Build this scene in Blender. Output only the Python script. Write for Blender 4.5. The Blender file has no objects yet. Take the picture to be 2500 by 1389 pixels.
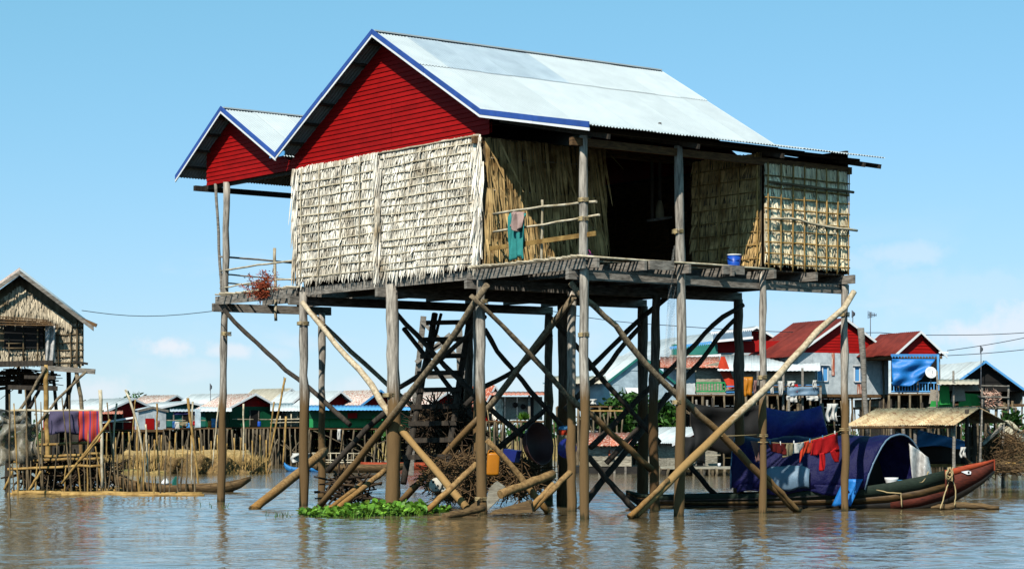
import bpy, math, random
from mathutils import Vector, Matrix, noise as mnoise
R = math.radians
rnd = random.Random(7)
sc = bpy.context.scene
COL = sc.collection

# ------------------------------------------------------------------ camera
F, CX, HY, EYE = 5279.0, 1250.0, 1065.0, 1.5      # focal length, centre and horizon in photo pixels; eye height in metres
cam_d = bpy.data.cameras.new('camera')
cam = bpy.data.objects.new('camera', cam_d)
COL.objects.link(cam)
cam.location = (0, 0, EYE)
cam.rotation_euler = (R(90), 0, 0)
cam_d.sensor_width = 36
cam_d.lens = F / 2500 * 36
cam_d.shift_y = (HY - 694.5) / 2500
cam_d.clip_end = 5000
sc.camera = cam

# ------------------------------------------------------------------ sun, sky, exposure
A_U = math.atan2(6850, F)
U = Vector((math.sin(A_U), math.cos(A_U), 0))       # ridge direction of the main house
V = Vector((-math.cos(A_U), math.sin(A_U), 0))      # gable direction of the main house
SUN_DIR = (U * .37 + V * .22 + Vector((0, 0, -.42))).normalized()
sun_d = bpy.data.lights.new('sun', 'SUN')
sun = bpy.data.objects.new('sun', sun_d)
COL.objects.link(sun)
sun.rotation_euler = SUN_DIR.to_track_quat('-Z', 'Y').to_euler()
sun_d.energy = 5.0
sun_d.angle = R(.5)
sun_d.color = (1, .955, .88)
sun_el = math.asin(-SUN_DIR.z)
sun_az = math.atan2(-SUN_DIR.x, -SUN_DIR.y)
world = bpy.data.worlds.new('World')
sc.world = world
world.use_nodes = True
wn, wl = world.node_tree.nodes, world.node_tree.links
bg = wn['Background']
sky = wn.new('ShaderNodeTexSky')
sky.sky_type = 'NISHITA'
sky.sun_disc = False
sky.sun_elevation = sun_el
sky.sun_rotation = sun_az
sky.air_density = 1.0
sky.dust_density = .0
sky.ozone_density = 3.0
sep = wn.new('ShaderNodeSeparateColor')          # the camera's rendering of this hazy tropical sky: a flatter, bluer ramp
cmbc = wn.new('ShaderNodeCombineColor')
wl.new(sky.outputs[0], sep.inputs[0])
for k_, (g_, s_) in enumerate(((.8, .92), (.5, 2.3), (.8, 1.56))):
    pw = wn.new('ShaderNodeMath')
    pw.operation = 'POWER'
    pw.inputs[1].default_value = g_
    ml = wn.new('ShaderNodeMath')
    ml.operation = 'MULTIPLY'
    ml.inputs[1].default_value = s_
    wl.new(sep.outputs[k_], pw.inputs[0])
    wl.new(pw.outputs[0], ml.inputs[0])
    wl.new(ml.outputs[0], cmbc.inputs[k_])
# small fair-weather clouds low over the horizon all the way round
tc = wn.new('ShaderNodeTexCoord')
mp = wn.new('ShaderNodeMapping')
mp.inputs['Scale'].default_value = (9, 9, 24)
mp.inputs['Location'].default_value = (3.35, .2, .35)
wl.new(tc.outputs['Generated'], mp.inputs['Vector'])
n1 = wn.new('ShaderNodeTexNoise')
n1.inputs['Scale'].default_value = 1.6
n1.inputs['Detail'].default_value = 8
n1.inputs['Roughness'].default_value = .52
wl.new(mp.outputs[0], n1.inputs['Vector'])
r1 = wn.new('ShaderNodeMapRange')
r1.interpolation_type = 'SMOOTHSTEP'
r1.inputs['From Min'].default_value = .54
r1.inputs['From Max'].default_value = .72
r1.inputs['To Max'].default_value = .35
wl.new(n1.outputs['Fac'], r1.inputs['Value'])
sx = wn.new('ShaderNodeSeparateXYZ')
wl.new(tc.outputs['Generated'], sx.inputs[0])
r2 = wn.new('ShaderNodeMapRange')
r2.interpolation_type = 'SMOOTHSTEP'
r2.inputs['From Min'].default_value = .115
r2.inputs['From Max'].default_value = .04
wl.new(sx.outputs['Z'], r2.inputs['Value'])
mm = wn.new('ShaderNodeMath')
mm.operation = 'MULTIPLY'
wl.new(r1.outputs[0], mm.inputs[0])
wl.new(r2.outputs[0], mm.inputs[1])
# a few single puffs: (azimuth x/y, height z/y, half width, half height, density)
def wmath(op, a, b=None, c=None):
    x = wn.new('ShaderNodeMath')
    x.operation = op
    for k_, v_ in enumerate((a, b, c)):
        if v_ is None:
            continue
        if isinstance(v_, (int, float)):
            x.inputs[k_].default_value = v_
        else:
            wl.new(v_, x.inputs[k_])
    return x.outputs[0]
n2 = wn.new('ShaderNodeTexNoise')
n2.inputs['Scale'].default_value = 60
n2.inputs['Detail'].default_value = 7
n2.inputs['Roughness'].default_value = .6
wl.new(tc.outputs['Generated'], n2.inputs['Vector'])
ax_ = wmath('DIVIDE', sx.outputs['X'], wmath('MAXIMUM', sx.outputs['Y'], .05))
el_ = wmath('DIVIDE', sx.outputs['Z'], wmath('MAXIMUM', sx.outputs['Y'], .05))
cl = mm.outputs[0]
for (cx_, cy_, rx_, ry_, dn_) in ((-.156, .0415, .019, .006, .9), (-.133, .0395, .012, .004, .7), (-.108, .038, .010, .0045, .25), (.18, .084, .024, .007, .35), (.155, .081, .02, .005, .2), (.212, .047, .022, .009, .75), (.235, .05, .03, .012, .7), (-.19, .021, .02, .008, .6), (-.07, .021, .016, .008, .4), (.2, .067, .06, .012, .18), (.09, .055, .09, .012, .12)):
    dx_ = wmath('DIVIDE', wmath('SUBTRACT', ax_, cx_), rx_)
    dy_ = wmath('DIVIDE', wmath('SUBTRACT', el_, cy_), ry_)
    rr_ = wmath('SQRT', wmath('ADD', wmath('MULTIPLY', dx_, dx_), wmath('MULTIPLY', dy_, dy_)))
    q_ = wn.new('ShaderNodeMapRange')
    q_.interpolation_type = 'SMOOTHSTEP'
    wl.new(wmath('ADD', rr_, wmath('MULTIPLY', wmath('SUBTRACT', n2.outputs['Fac'], .5), 2.6)), q_.inputs['Value'])
    q_.inputs['From Min'].default_value = 1.15
    q_.inputs['From Max'].default_value = .25
    q_.inputs['To Max'].default_value = dn_
    cl = wmath('MAXIMUM', cl, q_.outputs[0])
mx = wn.new('ShaderNodeMix')
mx.data_type = 'RGBA'
mx.inputs['B'].default_value = (7.2, 7.6, 8.2, 1)
wl.new(cl, mx.inputs['Factor'])
wl.new(cmbc.outputs[0], mx.inputs['A'])
wl.new(mx.outputs['Result'], bg.inputs['Color'])
bg.inputs['Strength'].default_value = .1
vs = sc.view_settings
vs.view_transform = 'Standard'
vs.look = 'None'
vs.exposure = .25
vs.gamma = 1.0
sc.cycles.max_bounces = 5
sc.cycles.diffuse_bounces = 0
sc.cycles.glossy_bounces = 3
sc.cycles.transparent_max_bounces = 10
sc.cycles.use_denoising = True

# ------------------------------------------------------------------ places
def W(px, py, D):                       # the point D metres out that the photo shows at (px, py)
    return Vector(((px - CX) / F * D, D, EYE + (HY - py) / F * D))
def WD(py):                             # how far out the water seen at row py is
    return F * EYE / (py - HY)
def WW(px, py):                         # a point on the water
    return W(px, py, WD(py))
C0 = Vector((-.592, 41.7, 0))           # front corner of the main house at the water
def L(u, v, z):
    return C0 + U * u + V * v + Vector((0, 0, z))
def onplane(px, py, n, off):
    d = Vector(((px - CX) / F, 1, 0))
    t = (off + C0.dot(n)) / d.dot(n)
    return W(px, py, t)
def G(px, py, u0=0):
    return onplane(px, py, U, u0)
def S(px, py, v0=0):
    return onplane(px, py, V, v0)

# ------------------------------------------------------------------ mesh helpers
ORG = {}
Z = Vector((0, 0, 1))
class MB:
    def __init__(s):
        s.v, s.f, s.r, s.s = [], [], [], []
    def add(s, vs, fs, r=None, sm=False):
        b = len(s.v)
        s.v.extend(vs)
        for f in fs:
            s.f.append([b + i for i in f])
            s.r.append(rnd.random() if r is None else r)
            s.s.append(sm)
        return s
    def quad(s, a, b, c, d, r=None):
        return s.add([a, b, c, d], [(0, 1, 2, 3)], r)
    def prism(s, poly, d, r=None):
        n = len(poly)
        vs = list(poly) + [p + d for p in poly]
        fs = [tuple(range(n - 1, -1, -1)), tuple(range(n, 2 * n))]
        fs += [(i, (i + 1) % n, n + (i + 1) % n, n + i) for i in range(n)]
        return s.add(vs, fs, rnd.random() if r is None else r)
    def box(s, c, x, y, z, r=None):     # c centre, x y z half-extent vectors
        p = [c - x - y - z, c + x - y - z, c + x + y - z, c - x + y - z]
        return s.prism(p, z * 2, r)
    def beam(s, a, b, w, h, up=Z, r=None):
        d = (b - a)
        y = d.cross(up)
        if y.length < 1e-5:
            y = d.cross(Vector((1, 0, 0)))
        y = y.normalized() * w / 2
        z = y.cross(d).normalized() * h / 2
        return s.prism([a - y - z, a + y - z, a + y + z, a - y + z], d, r)
    def tube(s, pts, rad, n=8, cap=True, jit=0, r=None):
        m = len(pts)
        if not isinstance(rad, (list, tuple)):
            rad = [rad] * m
        d0 = (pts[1] - pts[0]).normalized()
        ref = Vector((1, 0, 0)) if abs(d0.x) < .8 else Vector((0, 1, 0))
        vs, fs = [], []
        for i in range(m):
            d = (pts[min(i + 1, m - 1)] - pts[max(i - 1, 0)]).normalized()
            a = d.cross(ref).normalized()
            b = d.cross(a)
            for k in range(n):
                t = 2 * math.pi * k / n
                q = rad[i] * (1 + (rnd.uniform(-jit, jit) if jit else 0))
                vs.append(pts[i] + a * (math.cos(t) * q) + b * (math.sin(t) * q))
        for i in range(m - 1):
            for k in range(n):
                k2 = (k + 1) % n
                fs.append((i * n + k, i * n + k2, (i + 1) * n + k2, (i + 1) * n + k))
        r = rnd.random() if r is None else r
        s.add(vs, fs, r, True)
        if cap:
            b = len(s.v) - len(vs)
            s.f.append([b + k for k in range(n - 1, -1, -1)])
            s.f.append([b + (m - 1) * n + k for k in range(n)])
            s.r += [r, r]
            s.s += [False, False]
        return s
    def grid(s, fn, nu, nv, sm=True, thick=None, r=None):
        vs = [fn(i / nu, j / nv) for j in range(nv + 1) for i in range(nu + 1)]
        w = nu + 1
        fs = [(j * w + i, j * w + i + 1, (j + 1) * w + i + 1, (j + 1) * w + i) for j in range(nv) for i in range(nu)]
        return s.add(vs, fs, .5 if r is None else r, sm)
    def lathe(s, prof, c, n=16, ax=Z, r=None):
        x = ax.orthogonal().normalized()
        y = ax.cross(x).normalized()
        vs, fs = [], []
        for (q, h) in prof:
            for k in range(n):
                t = 2 * math.pi * k / n
                vs.append(c + ax * h + x * (q * math.cos(t)) + y * (q * math.sin(t)))
        for i in range(len(prof) - 1):
            for k in range(n):
                k2 = (k + 1) % n
                fs.append((i * n + k, i * n + k2, (i + 1) * n + k2, (i + 1) * n + k))
        return s.add(vs, fs, .5 if r is None else r, True)
    def leaf(s, p, d, side, l, w, bend=None, r=None, droop=.0):
        # narrow pointed blade from p along d
        r = rnd.random() if r is None else r
        e = p + d * l
        if bend is not None:
            e = e + bend
        m = p + d * (l * .55) + (bend * .25 if bend is not None else Vector())
        h = side * (w / 2)
        return s.add([p - h, p + h, m + h * .95, m - h * .95, e + h * .25, e - h * .25],
                     [(0, 1, 2, 3), (3, 2, 4, 5)], r)
    def build(s, name, mat, parent=None, kind=None, label=None, origin=None):
        org = ORG[parent.name] if parent is not None else (origin if origin is not None else sum(s.v, Vector()) / max(1, len(s.v)))
        me = bpy.data.meshes.new(name)
        me.from_pydata([tuple(v - org) for v in s.v], [], s.f)
        me.polygons.foreach_set('use_smooth', s.s)
        at = me.attributes.new('rnd', 'FLOAT', 'FACE')
        at.data.foreach_set('value', s.r)
        me.materials.append(M[mat] if isinstance(mat, str) else mat)
        o = bpy.data.objects.new(name, me)
        COL.objects.link(o)
        if parent is not None:
            o.parent = parent
        else:
            o.location = org
        ORG[o.name] = Vector(org)
        if kind:
            o['kind'] = kind
        if label:
            o['label'] = label
        return o
    def solid(s, *a, thick=.01, **k):
        o = s.build(*a, **k)
        md = o.modifiers.new('thickness', 'SOLIDIFY')
        md.thickness = thick
        md.offset = 0
        return o

def thing(name, label, cat, loc, group=None):
    o = bpy.data.objects.new(name, None)
    o.empty_display_size = .3
    COL.objects.link(o)
    o.location = loc
    ORG[o.name] = Vector(loc)
    return tag(o, label, cat, group)
def tag(o, label, cat, group=None):
    o['label'] = label
    o['category'] = cat
    if group:
        o['group'] = group
    return o
def lerp(a, b, t):
    return a + (b - a) * t
def wob(pts, n, amt, rng=None):         # resample a polyline and let it wander like a cut branch
    rng = rng or rnd
    out = []
    seg = [(pts[i + 1] - pts[i]).length for i in range(len(pts) - 1)]
    tot = sum(seg)
    for k in range(n + 1):
        t = tot * k / n
        i = 0
        while i < len(seg) - 1 and t > seg[i]:
            t -= seg[i]
            i += 1
        p = pts[i].lerp(pts[i + 1], min(1, t / max(1e-6, seg[i])))
        out.append(p + Vector((rng.uniform(-1, 1), rng.uniform(-1, 1), rng.uniform(-1, 1))) * amt)
    return out

# ------------------------------------------------------------------ materials
M = {}
def lin(r, g, b):
    f = lambda c: (c / 255 / 12.92) if c / 255 <= .04045 else ((c / 255 + .055) / 1.055) ** 2.4
    return (f(r), f(g), f(b), 1)
def noisy(name, c1, c2, scale=6, stretch=(1, 1, 1), rough=.75, bump=.25, obj=.12, attr=0, tide=None,
          spec=.3, metal=0, detail=6, lo=.35, hi=.68, wave=None, rust=None, trans=0, alpha=None, bdist=.02, coord='Object'):
    m = bpy.data.materials.new(name)
    m.use_nodes = True
    n, l = m.node_tree.nodes, m.node_tree.links
    b = n['Principled BSDF']
    b.inputs['Roughness'].default_value = rough
    b.inputs['Specular IOR Level'].default_value = spec
    b.inputs['Metallic'].default_value = metal
    tc = n.new('ShaderNodeTexCoord')
    mp = n.new('ShaderNodeMapping')
    mp.inputs['Scale'].default_value = stretch
    l.new(tc.outputs[coord], mp.inputs[0])
    ns = n.new('ShaderNodeTexNoise')
    ns.inputs['Scale'].default_value = scale
    ns.inputs['Detail'].default_value = detail
    ns.inputs['Roughness'].default_value = .62
    l.new(mp.outputs[0], ns.inputs['Vector'])
    oi = n.new('ShaderNodeObjectInfo')
    off = n.new('ShaderNodeVectorMath')
    off.operation = 'ADD'
    sc_ = n.new('ShaderNodeVectorMath')
    sc_.operation = 'SCALE'
    sc_.inputs['Scale'].default_value = 37.0
    cmb = n.new('ShaderNodeCombineXYZ')
    for k in range(3):
        l.new(oi.outputs['Random'], cmb.inputs[k])
    l.new(cmb.outputs[0], sc_.inputs[0])
    l.new(mp.outputs[0], off.inputs[0])
    l.new(sc_.outputs[0], off.inputs[1])
    l.new(off.outputs[0], ns.inputs['Vector'])
    rp = n.new('ShaderNodeValToRGB')
    rp.color_ramp.elements[0].position = lo
    rp.color_ramp.elements[1].position = hi
    rp.color_ramp.elements[0].color = c1
    rp.color_ramp.elements[1].color = c2
    l.new(ns.outputs['Fac'], rp.inputs[0])
    col = rp.outputs['Color']
    def mix(fac, a, bb, blend='MIX'):
        x = n.new('ShaderNodeMix')
        x.data_type = 'RGBA'
        x.blend_type = blend
        for s_, v_ in (('Factor', fac), ('A', a), ('B', bb)):
            if isinstance(v_, (tuple, float, int)):
                x.inputs[s_].default_value = v_
            else:
                l.new(v_, x.inputs[s_])
        return x.outputs['Result']
    def rng(val, a, bb, c=0, d=1):
        x = n.new('ShaderNodeMapRange')
        l.new(val, x.inputs['Value'])
        x.inputs['From Min'].default_value = a
        x.inputs['From Max'].default_value = bb
        x.inputs['To Min'].default_value = c
        x.inputs['To Max'].default_value = d
        return x.outputs[0]
    if rust:
        col_r, scl, st, lo_, hi_ = rust
        mp2 = n.new('ShaderNodeMapping')
        mp2.inputs['Scale'].default_value = st
        l.new(off.outputs[0], mp2.inputs[0])
        n2 = n.new('ShaderNodeTexNoise')
        n2.inputs['Scale'].default_value = scl
        n2.inputs['Detail'].default_value = 5
        n2.inputs['Roughness'].default_value = .65
        l.new(mp2.outputs[0], n2.inputs['Vector'])
        col = mix(rng(n2.outputs['Fac'], lo_, hi_), col, col_r)
    if tide:                            # wood that floods stain: grey above, mud-brown below, weed at the water
        zt, tc1, zw, tc2 = tide
        ge = n.new('ShaderNodeNewGeometry')
        sp = n.new('ShaderNodeSeparateXYZ')
        l.new(ge.outputs['Position'], sp.inputs[0])
        ad = n.new('ShaderNodeMath')
        ad.operation = 'MULTIPLY_ADD'
        l.new(ns.outputs['Fac'], ad.inputs[0])
        ad.inputs[1].default_value = .5
        l.new(sp.outputs['Z'], ad.inputs[2])
        mud = mix(ns.outputs['Fac'], tuple(c * .72 for c in tc1[:3]) + (1,), tuple(min(1, c * 1.25) for c in tc1[:3]) + (1,))
        col = mix(rng(ad.outputs[0], zt + .55, zt + .05), col, mud)
        col = mix(rng(ad.outputs[0], zw + .32, zw + .22), col, tc2)
    if attr:
        a = n.new('ShaderNodeAttribute')
        a.attribute_name = 'rnd'
        hv = n.new('ShaderNodeHueSaturation')
        l.new(rng(a.outputs['Fac'], 0, 1, 1 - attr, 1 + attr), hv.inputs['Value'])
        l.new(col, hv.inputs['Color'])
        col = hv.outputs[0]
    if obj:
        hv = n.new('ShaderNodeHueSaturation')
        l.new(rng(oi.outputs['Random'], 0, 1, 1 - obj, 1 + obj), hv.inputs['Value'])
        l.new(col, hv.inputs['Color'])
        col = hv.outputs[0]
    l.new(col, b.inputs['Base Color'])
    if bump or wave:
        h = ns.outputs['Fac']
        if wave:
            wv = n.new('ShaderNodeTexWave')
            wv.bands_direction = wave[0]
            wv.inputs['Scale'].default_value = wave[1]
            l.new(tc.outputs[coord], wv.inputs['Vector'])
            h = wv.outputs['Fac']
        bp = n.new('ShaderNodeBump')
        bp.inputs['Strength'].default_value = bump
        bp.inputs['Distance'].default_value = bdist
        l.new(h, bp.inputs['Height'])
        l.new(bp.outputs[0], b.inputs['Normal'])
    if alpha:                           # open weave: threads by two crossed waves
        w1 = n.new('ShaderNodeTexNoise')
        w1.inputs['Scale'].default_value = alpha[0]
        w1.inputs['Detail'].default_value = 3
        l.new(tc.outputs[coord], w1.inputs['Vector'])
        l.new(rng(w1.outputs['Fac'], alpha[1], alpha[2], alpha[3], alpha[4]), b.inputs['Alpha'])
    if trans:
        t = n.new('ShaderNodeBsdfTranslucent')
        l.new(col, t.inputs['Color'])
        x = n.new('ShaderNodeMixShader')
        x.inputs[0].default_value = trans
        l.new(b.outputs[0], x.inputs[1])
        l.new(t.outputs[0], x.inputs[2])
        l.new(x.outputs[0], n['Material Output'].inputs[0])
    M[name] = m
    return m
def paint(name, r, g, b, rough=.55, var=.82, **k):
    c = lin(r, g, b)
    return noisy(name, tuple(x * var for x in c[:3]) + (1,), c, rough=rough, **{**dict(scale=3, bump=.05, obj=.06), **k})

MUD = lin(106, 82, 50)
WEED = lin(52, 46, 22)
noisy('post_wood', lin(98, 91, 82), lin(190, 180, 164), 7, (3, 3, .35), .85, .5, .12, tide=(2.35, MUD, .03, WEED))
noisy('post_shaded', lin(58, 52, 45), lin(112, 102, 88), 7, (3, 3, .35), .9, .5, .15, tide=(2.35, lin(82, 60, 34), .03, WEED))  # darker copy of the post wood, with the floor's shade in its colour
noisy('net_orange', lin(150, 78, 50), lin(214, 190, 170), 12, (1, 1, 1), .8, 0, 0, attr=.3)
noisy('brace_wood', lin(82, 70, 54), lin(150, 132, 104), 7, (2, 2, 2), .85, .4, .14, tide=(1.9, lin(116, 88, 52), .03, WEED))
noisy('pale_wood', lin(150, 132, 104), lin(205, 188, 158), 7, (2, 2, 2), .85, .4, .1, tide=(1.9, lin(148, 116, 70), .03, WEED))
noisy('tan_log', lin(104, 78, 46), lin(166, 132, 84), 7, (2, 2, 2), .85, .4, .12, tide=(.25, lin(140, 100, 48), .0, WEED))
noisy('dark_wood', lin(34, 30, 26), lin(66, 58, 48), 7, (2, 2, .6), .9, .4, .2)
noisy('plank_grey', lin(84, 78, 70), lin(150, 142, 130), 5, (1, 1, 6), .85, .4, .16)
noisy('plank_brown', lin(66, 48, 30), lin(122, 92, 58), 5, (1, 1, 6), .85, .4, .18)
noisy('bamboo', lin(150, 134, 104), lin(206, 194, 168), 5, (1, 1, 1), .7, .2, .18)
noisy('bamboo_tan', lin(118, 88, 42), lin(176, 142, 82), 5, (1, 1, 1), .75, .2, .2)
noisy('bamboo_dark', lin(70, 58, 40), lin(120, 102, 74), 5, (1, 1, 1), .8, .2, .2)
noisy('far_post', lin(64, 54, 42), lin(124, 110, 86), 7, (3, 3, .4), .9, .3, .25)
noisy('thatch', lin(158, 140, 112), lin(246, 236, 216), 1.6, (1, 1, 1), .9, 0, 0, attr=.3, lo=.3, hi=.56)
noisy('thatch_mid', lin(206, 178, 128), lin(252, 236, 198), 2, (1, 1, 1), .9, 0, 0, attr=.36, lo=.3, hi=.58)
noisy('thatch_old', lin(104, 88, 64), lin(196, 180, 152), 2, (1, 1, 1), .9, 0, 0, attr=.45, lo=.3, hi=.6)
noisy('thatch_gold', lin(132, 100, 56), lin(208, 174, 116), 3, (1, 1, 1), .9, 0, 0, attr=.32, lo=.3, hi=.6)
noisy('thatch_back', lin(96, 80, 58), lin(142, 124, 96), 9, (1, 1, .2), .95, .3, 0)
noisy('zinc', lin(172, 180, 182), lin(184, 192, 193), 2, (1, 1, 1), .55, .05, .06, spec=.3, rust=(lin(150, 148, 140), 14, (1, 1, 1), .68, .85))
noisy('zinc_dull', lin(150, 158, 162), lin(188, 196, 198), 2, (1, 1, 1), .5, .1, .08)
noisy('zinc_under', lin(70, 66, 56), lin(96, 90, 76), 2, (1, 1, 1), .7, .1, .05)
paint('red_board', 152, 15, 14, .65, .72, obj=.09, spec=.1, scale=2.2, stretch=(1, 1, .5))
paint('red_wall', 160, 20, 17, .6, .8, spec=.12)
paint('blue_trim', 50, 84, 158, .55, .72, scale=5)
paint('sky_blue', 92, 160, 214, .5, .9)
paint('white_trim', 226, 226, 224, .5, .94)
paint('white', 222, 222, 218, .6, .9)
paint('green_wall', 10, 82, 52, .6, .8)
paint('green_bright', 30, 140, 76, .6, .8)
paint('teal_wall', 42, 118, 106, .6, .8)
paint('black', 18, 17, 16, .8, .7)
noisy('rust_roof', lin(140, 62, 40), lin(176, 92, 62), 3, (1, 1, 1), .8, .12, .18, rust=(lin(214, 196, 178), 4, (3, 3, .3), .52, .62))
noisy('rust_stripe', lin(196, 186, 172), lin(222, 214, 204), 3, (1, 1, 1), .8, .12, .1, rust=(lin(150, 74, 44), 5, (4, 4, .4), .47, .58))
noisy('rust_tan', lin(178, 150, 108), lin(214, 192, 152), 3, (1, 1, 1), .85, .12, .2, rust=(lin(136, 84, 46), 3, (5, .6, .6), .5, .66))
noisy('red_roof', lin(98, 32, 24), lin(132, 50, 38), 2, (1, 1, 1), .7, .1, .08)
noisy('beige_roof', lin(160, 150, 130), lin(192, 182, 162), 4, (1, 1, 1), .85, .1, .06)
noisy('white_roof', lin(178, 184, 184), lin(204, 208, 207), 3, (1, 1, 1), .6, .05, .05)
noisy('grey_tin', lin(158, 166, 168), lin(196, 202, 202), 3, (1, 1, 1), .55, .1, .08, rust=(lin(120, 84, 58), 2.2, (1, 1, 1), .68, .78))
noisy('blue_tin', lin(146, 162, 170), lin(184, 200, 206), 3, (1, 1, 1), .55, .1, .07)
noisy('board_grey', lin(118, 110, 94), lin(176, 168, 148), 5, (1, 1, 5), .85, .3, .22)
noisy('mat_wall', lin(122, 112, 98), lin(178, 168, 150), 22, (1, 1, 2.5), .9, .4, .1)
def cloth(name, r, g, b, rough=.8, **k):
    c = lin(r, g, b)
    return noisy(name, tuple(x * .8 for x in c[:3]) + (1,), c, rough=rough, **{**dict(scale=5, bump=.35, obj=0, trans=.25, bdist=.05), **k})
cloth('cloth_red', 206, 26, 28)
cloth('cloth_orange', 214, 66, 34)
cloth('cloth_darkred', 110, 26, 22)
cloth('cloth_khaki', 150, 136, 104)
cloth('cloth_white', 222, 218, 208)
cloth('cloth_pink', 150, 112, 104)
cloth('cloth_teal', 60, 156, 150)
cloth('cloth_rose', 190, 160, 150)
cloth('cloth_purple', 92, 84, 110)
cloth('cloth_blue', 60, 110, 170)
cloth('tarp_navy', 15, 16, 66, .6, trans=.05, spec=.2, scale=3.5, bump=.7, bdist=.1)  # navy darkened: the house's shadow on the canopy is put into the colour
cloth('tarp_screen_blue', 38, 42, 128, .5, trans=.1, spec=.3, scale=3.5, bump=.6, bdist=.1)
cloth('tarp_blue', 30, 122, 200, .5, trans=.1, spec=.5)
cloth('tarp_grey', 112, 138, 158, .5, trans=.1)
cloth('tarp_green', 44, 150, 66, .6, trans=.1)
cloth('tarp_skyblue', 70, 140, 200, .45, trans=.1)
cloth('sack', 186, 176, 150, .7, trans=.1)
noisy('plastic_film', lin(176, 172, 164), lin(226, 222, 214), 5, (1, 1, 1), .18, .5, 0, spec=.7, alpha=(6, .3, .6, .45, .85), bdist=.06)
noisy('plastic_dirty', lin(96, 90, 76), lin(150, 142, 124), 5, (1, 1, 1), .4, .5, 0, spec=.4, alpha=(4, .3, .6, .5, .9), bdist=.06)
noisy('reed', lin(120, 94, 52), lin(188, 158, 102), 4, (1, 1, 1), .9, 0, 0, attr=.4)
noisy('net_brown', lin(98, 76, 44), lin(160, 128, 82), 5, (1, 1, 1), .9, .3, .1, alpha=(7, .34, .62, .1, 1))
noisy('net_pale', lin(150, 150, 144), lin(176, 176, 170), 8, (1, 1, 1), .9, .3, .1, alpha=(70, .45, .6, .1, .55))
noisy('brush', lin(54, 40, 25), lin(118, 92, 60), 6, (1, 1, 1), .9, 0, 0, attr=.5)
noisy('brush_dark', lin(34, 26, 18), lin(74, 58, 40), 6, (1, 1, 1), .9, 0, 0, attr=.4)
noisy('dry_plant', lin(110, 42, 22), lin(168, 80, 48), 6, (1, 1, 1), .9, 0, 0, attr=.4, trans=.2)
noisy('leaf', lin(54, 104, 24), lin(128, 172, 56), 4, (1, 1, 1), .5, 0, 0, attr=.5, trans=.25, rust=(lin(128, 112, 48), 9, (1, 1, 1), .58, .7))
noisy('tree_leaf', lin(26, 56, 16), lin(66, 108, 34), 2, (1, 1, 1), .6, 0, .1, attr=.5, trans=.25)
noisy('mud', lin(92, 74, 46), lin(140, 118, 80), 3, (1, 1, 1), .95, .4, 0)
noisy('grass_mud', lin(104, 88, 50), lin(168, 140, 86), 9, (1, 1, 1), .95, .4, 0, rust=(lin(66, 78, 34), 1.4, (1, 1, 3), .56, .7))
noisy('dry_bank', lin(132, 104, 60), lin(196, 162, 106), 7, (1, 1, 1), .95, .6, 0, rust=(lin(92, 86, 44), 1.8, (1, 1, 4), .55, .72))
paint('orange_plastic', 196, 122, 28, .35, .8, trans=.15)
paint('blue_plastic', 28, 78, 172, .35, .85)
paint('navy_plastic', 24, 36, 110, .4, .8)
paint('cyan_plastic', 60, 128, 170, .4, .85)
paint('purple_plastic', 150, 40, 110, .4, .85)
paint('bowl_plum', 74, 50, 50, .5, .7)
paint('foam', 196, 190, 172, .8, .7, bump=.4, scale=9)
paint('rope', 178, 156, 112, .9, .8)
paint('wire', 26, 28, 32, .6, .8)
paint('antenna', 90, 94, 100, .5, .8)
noisy('hull_green', lin(16, 28, 20), lin(34, 48, 36), 5, (2, 2, 9), .8, .15, 0)
noisy('hull_red', lin(54, 22, 14), lin(98, 40, 24), 5, (2, 2, 9), .8, .2, 0)
noisy('hull_orange', lin(132, 50, 26), lin(172, 72, 38), 5, (2, 2, 9), .8, .2, 0)
noisy('hull_ochre', lin(58, 42, 24), lin(104, 80, 46), 5, (1, 3, 6), .6, .2, 0)
noisy('hull_dark', lin(22, 20, 18), lin(46, 42, 36), 5, (1, 3, 6), .55, .2, 0)
noisy('canoe_wood', lin(70, 52, 32), lin(126, 100, 64), 5, (1, 3, 8), .8, .3, .1)
noisy('canoe_blue', lin(40, 110, 170), lin(60, 140, 200), 5, (1, 3, 8), .6, .2, 0)
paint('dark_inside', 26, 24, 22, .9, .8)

# muddy river
m = bpy.data.materials.new('river')
m.use_nodes = True
n, l = m.node_tree.nodes, m.node_tree.links
b = n['Principled BSDF']
b.inputs['Roughness'].default_value = .05
b.inputs['IOR'].default_value = 1.42
tc = n.new('ShaderNodeTexCoord')
def wn_(scale, st, det=3, rot=0):
    mp = n.new('ShaderNodeMapping')
    mp.inputs['Scale'].default_value = st
    mp.inputs['Rotation'].default_value = (0, 0, rot)
    l.new(tc.outputs['Object'], mp.inputs[0])
    x = n.new('ShaderNodeTexNoise')
    x.inputs['Scale'].default_value = scale
    x.inputs['Detail'].default_value = det
    x.inputs['Roughness'].default_value = .5
    l.new(mp.outputs[0], x.inputs['Vector'])
    return x.outputs['Fac']
a = wn_(2.6, (.8, 1.1, 1), 3, .35)
c = wn_(7.5, (.8, 1.2, 1), 3, -.3)
e = wn_(.14, (1, 1, 1), 2)
s1 = n.new('ShaderNodeMath'); s1.operation = 'MULTIPLY_ADD'
l.new(c, s1.inputs[0]); s1.inputs[1].default_value = .26; l.new(a, s1.inputs[2])
bp = n.new('ShaderNodeBump')
bp.inputs['Distance'].default_value = .035
mr = n.new('ShaderNodeMapRange')
l.new(e, mr.inputs['Value'])
mr.inputs['From Min'].default_value = .35; mr.inputs['From Max'].default_value = .65
mr.inputs['To Min'].default_value = .45; mr.inputs['To Max'].default_value = 1.0
l.new(mr.outputs[0], bp.inputs['Strength'])
l.new(s1.outputs[0], bp.inputs['Height'])
l.new(bp.outputs[0], b.inputs['Normal'])
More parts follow.
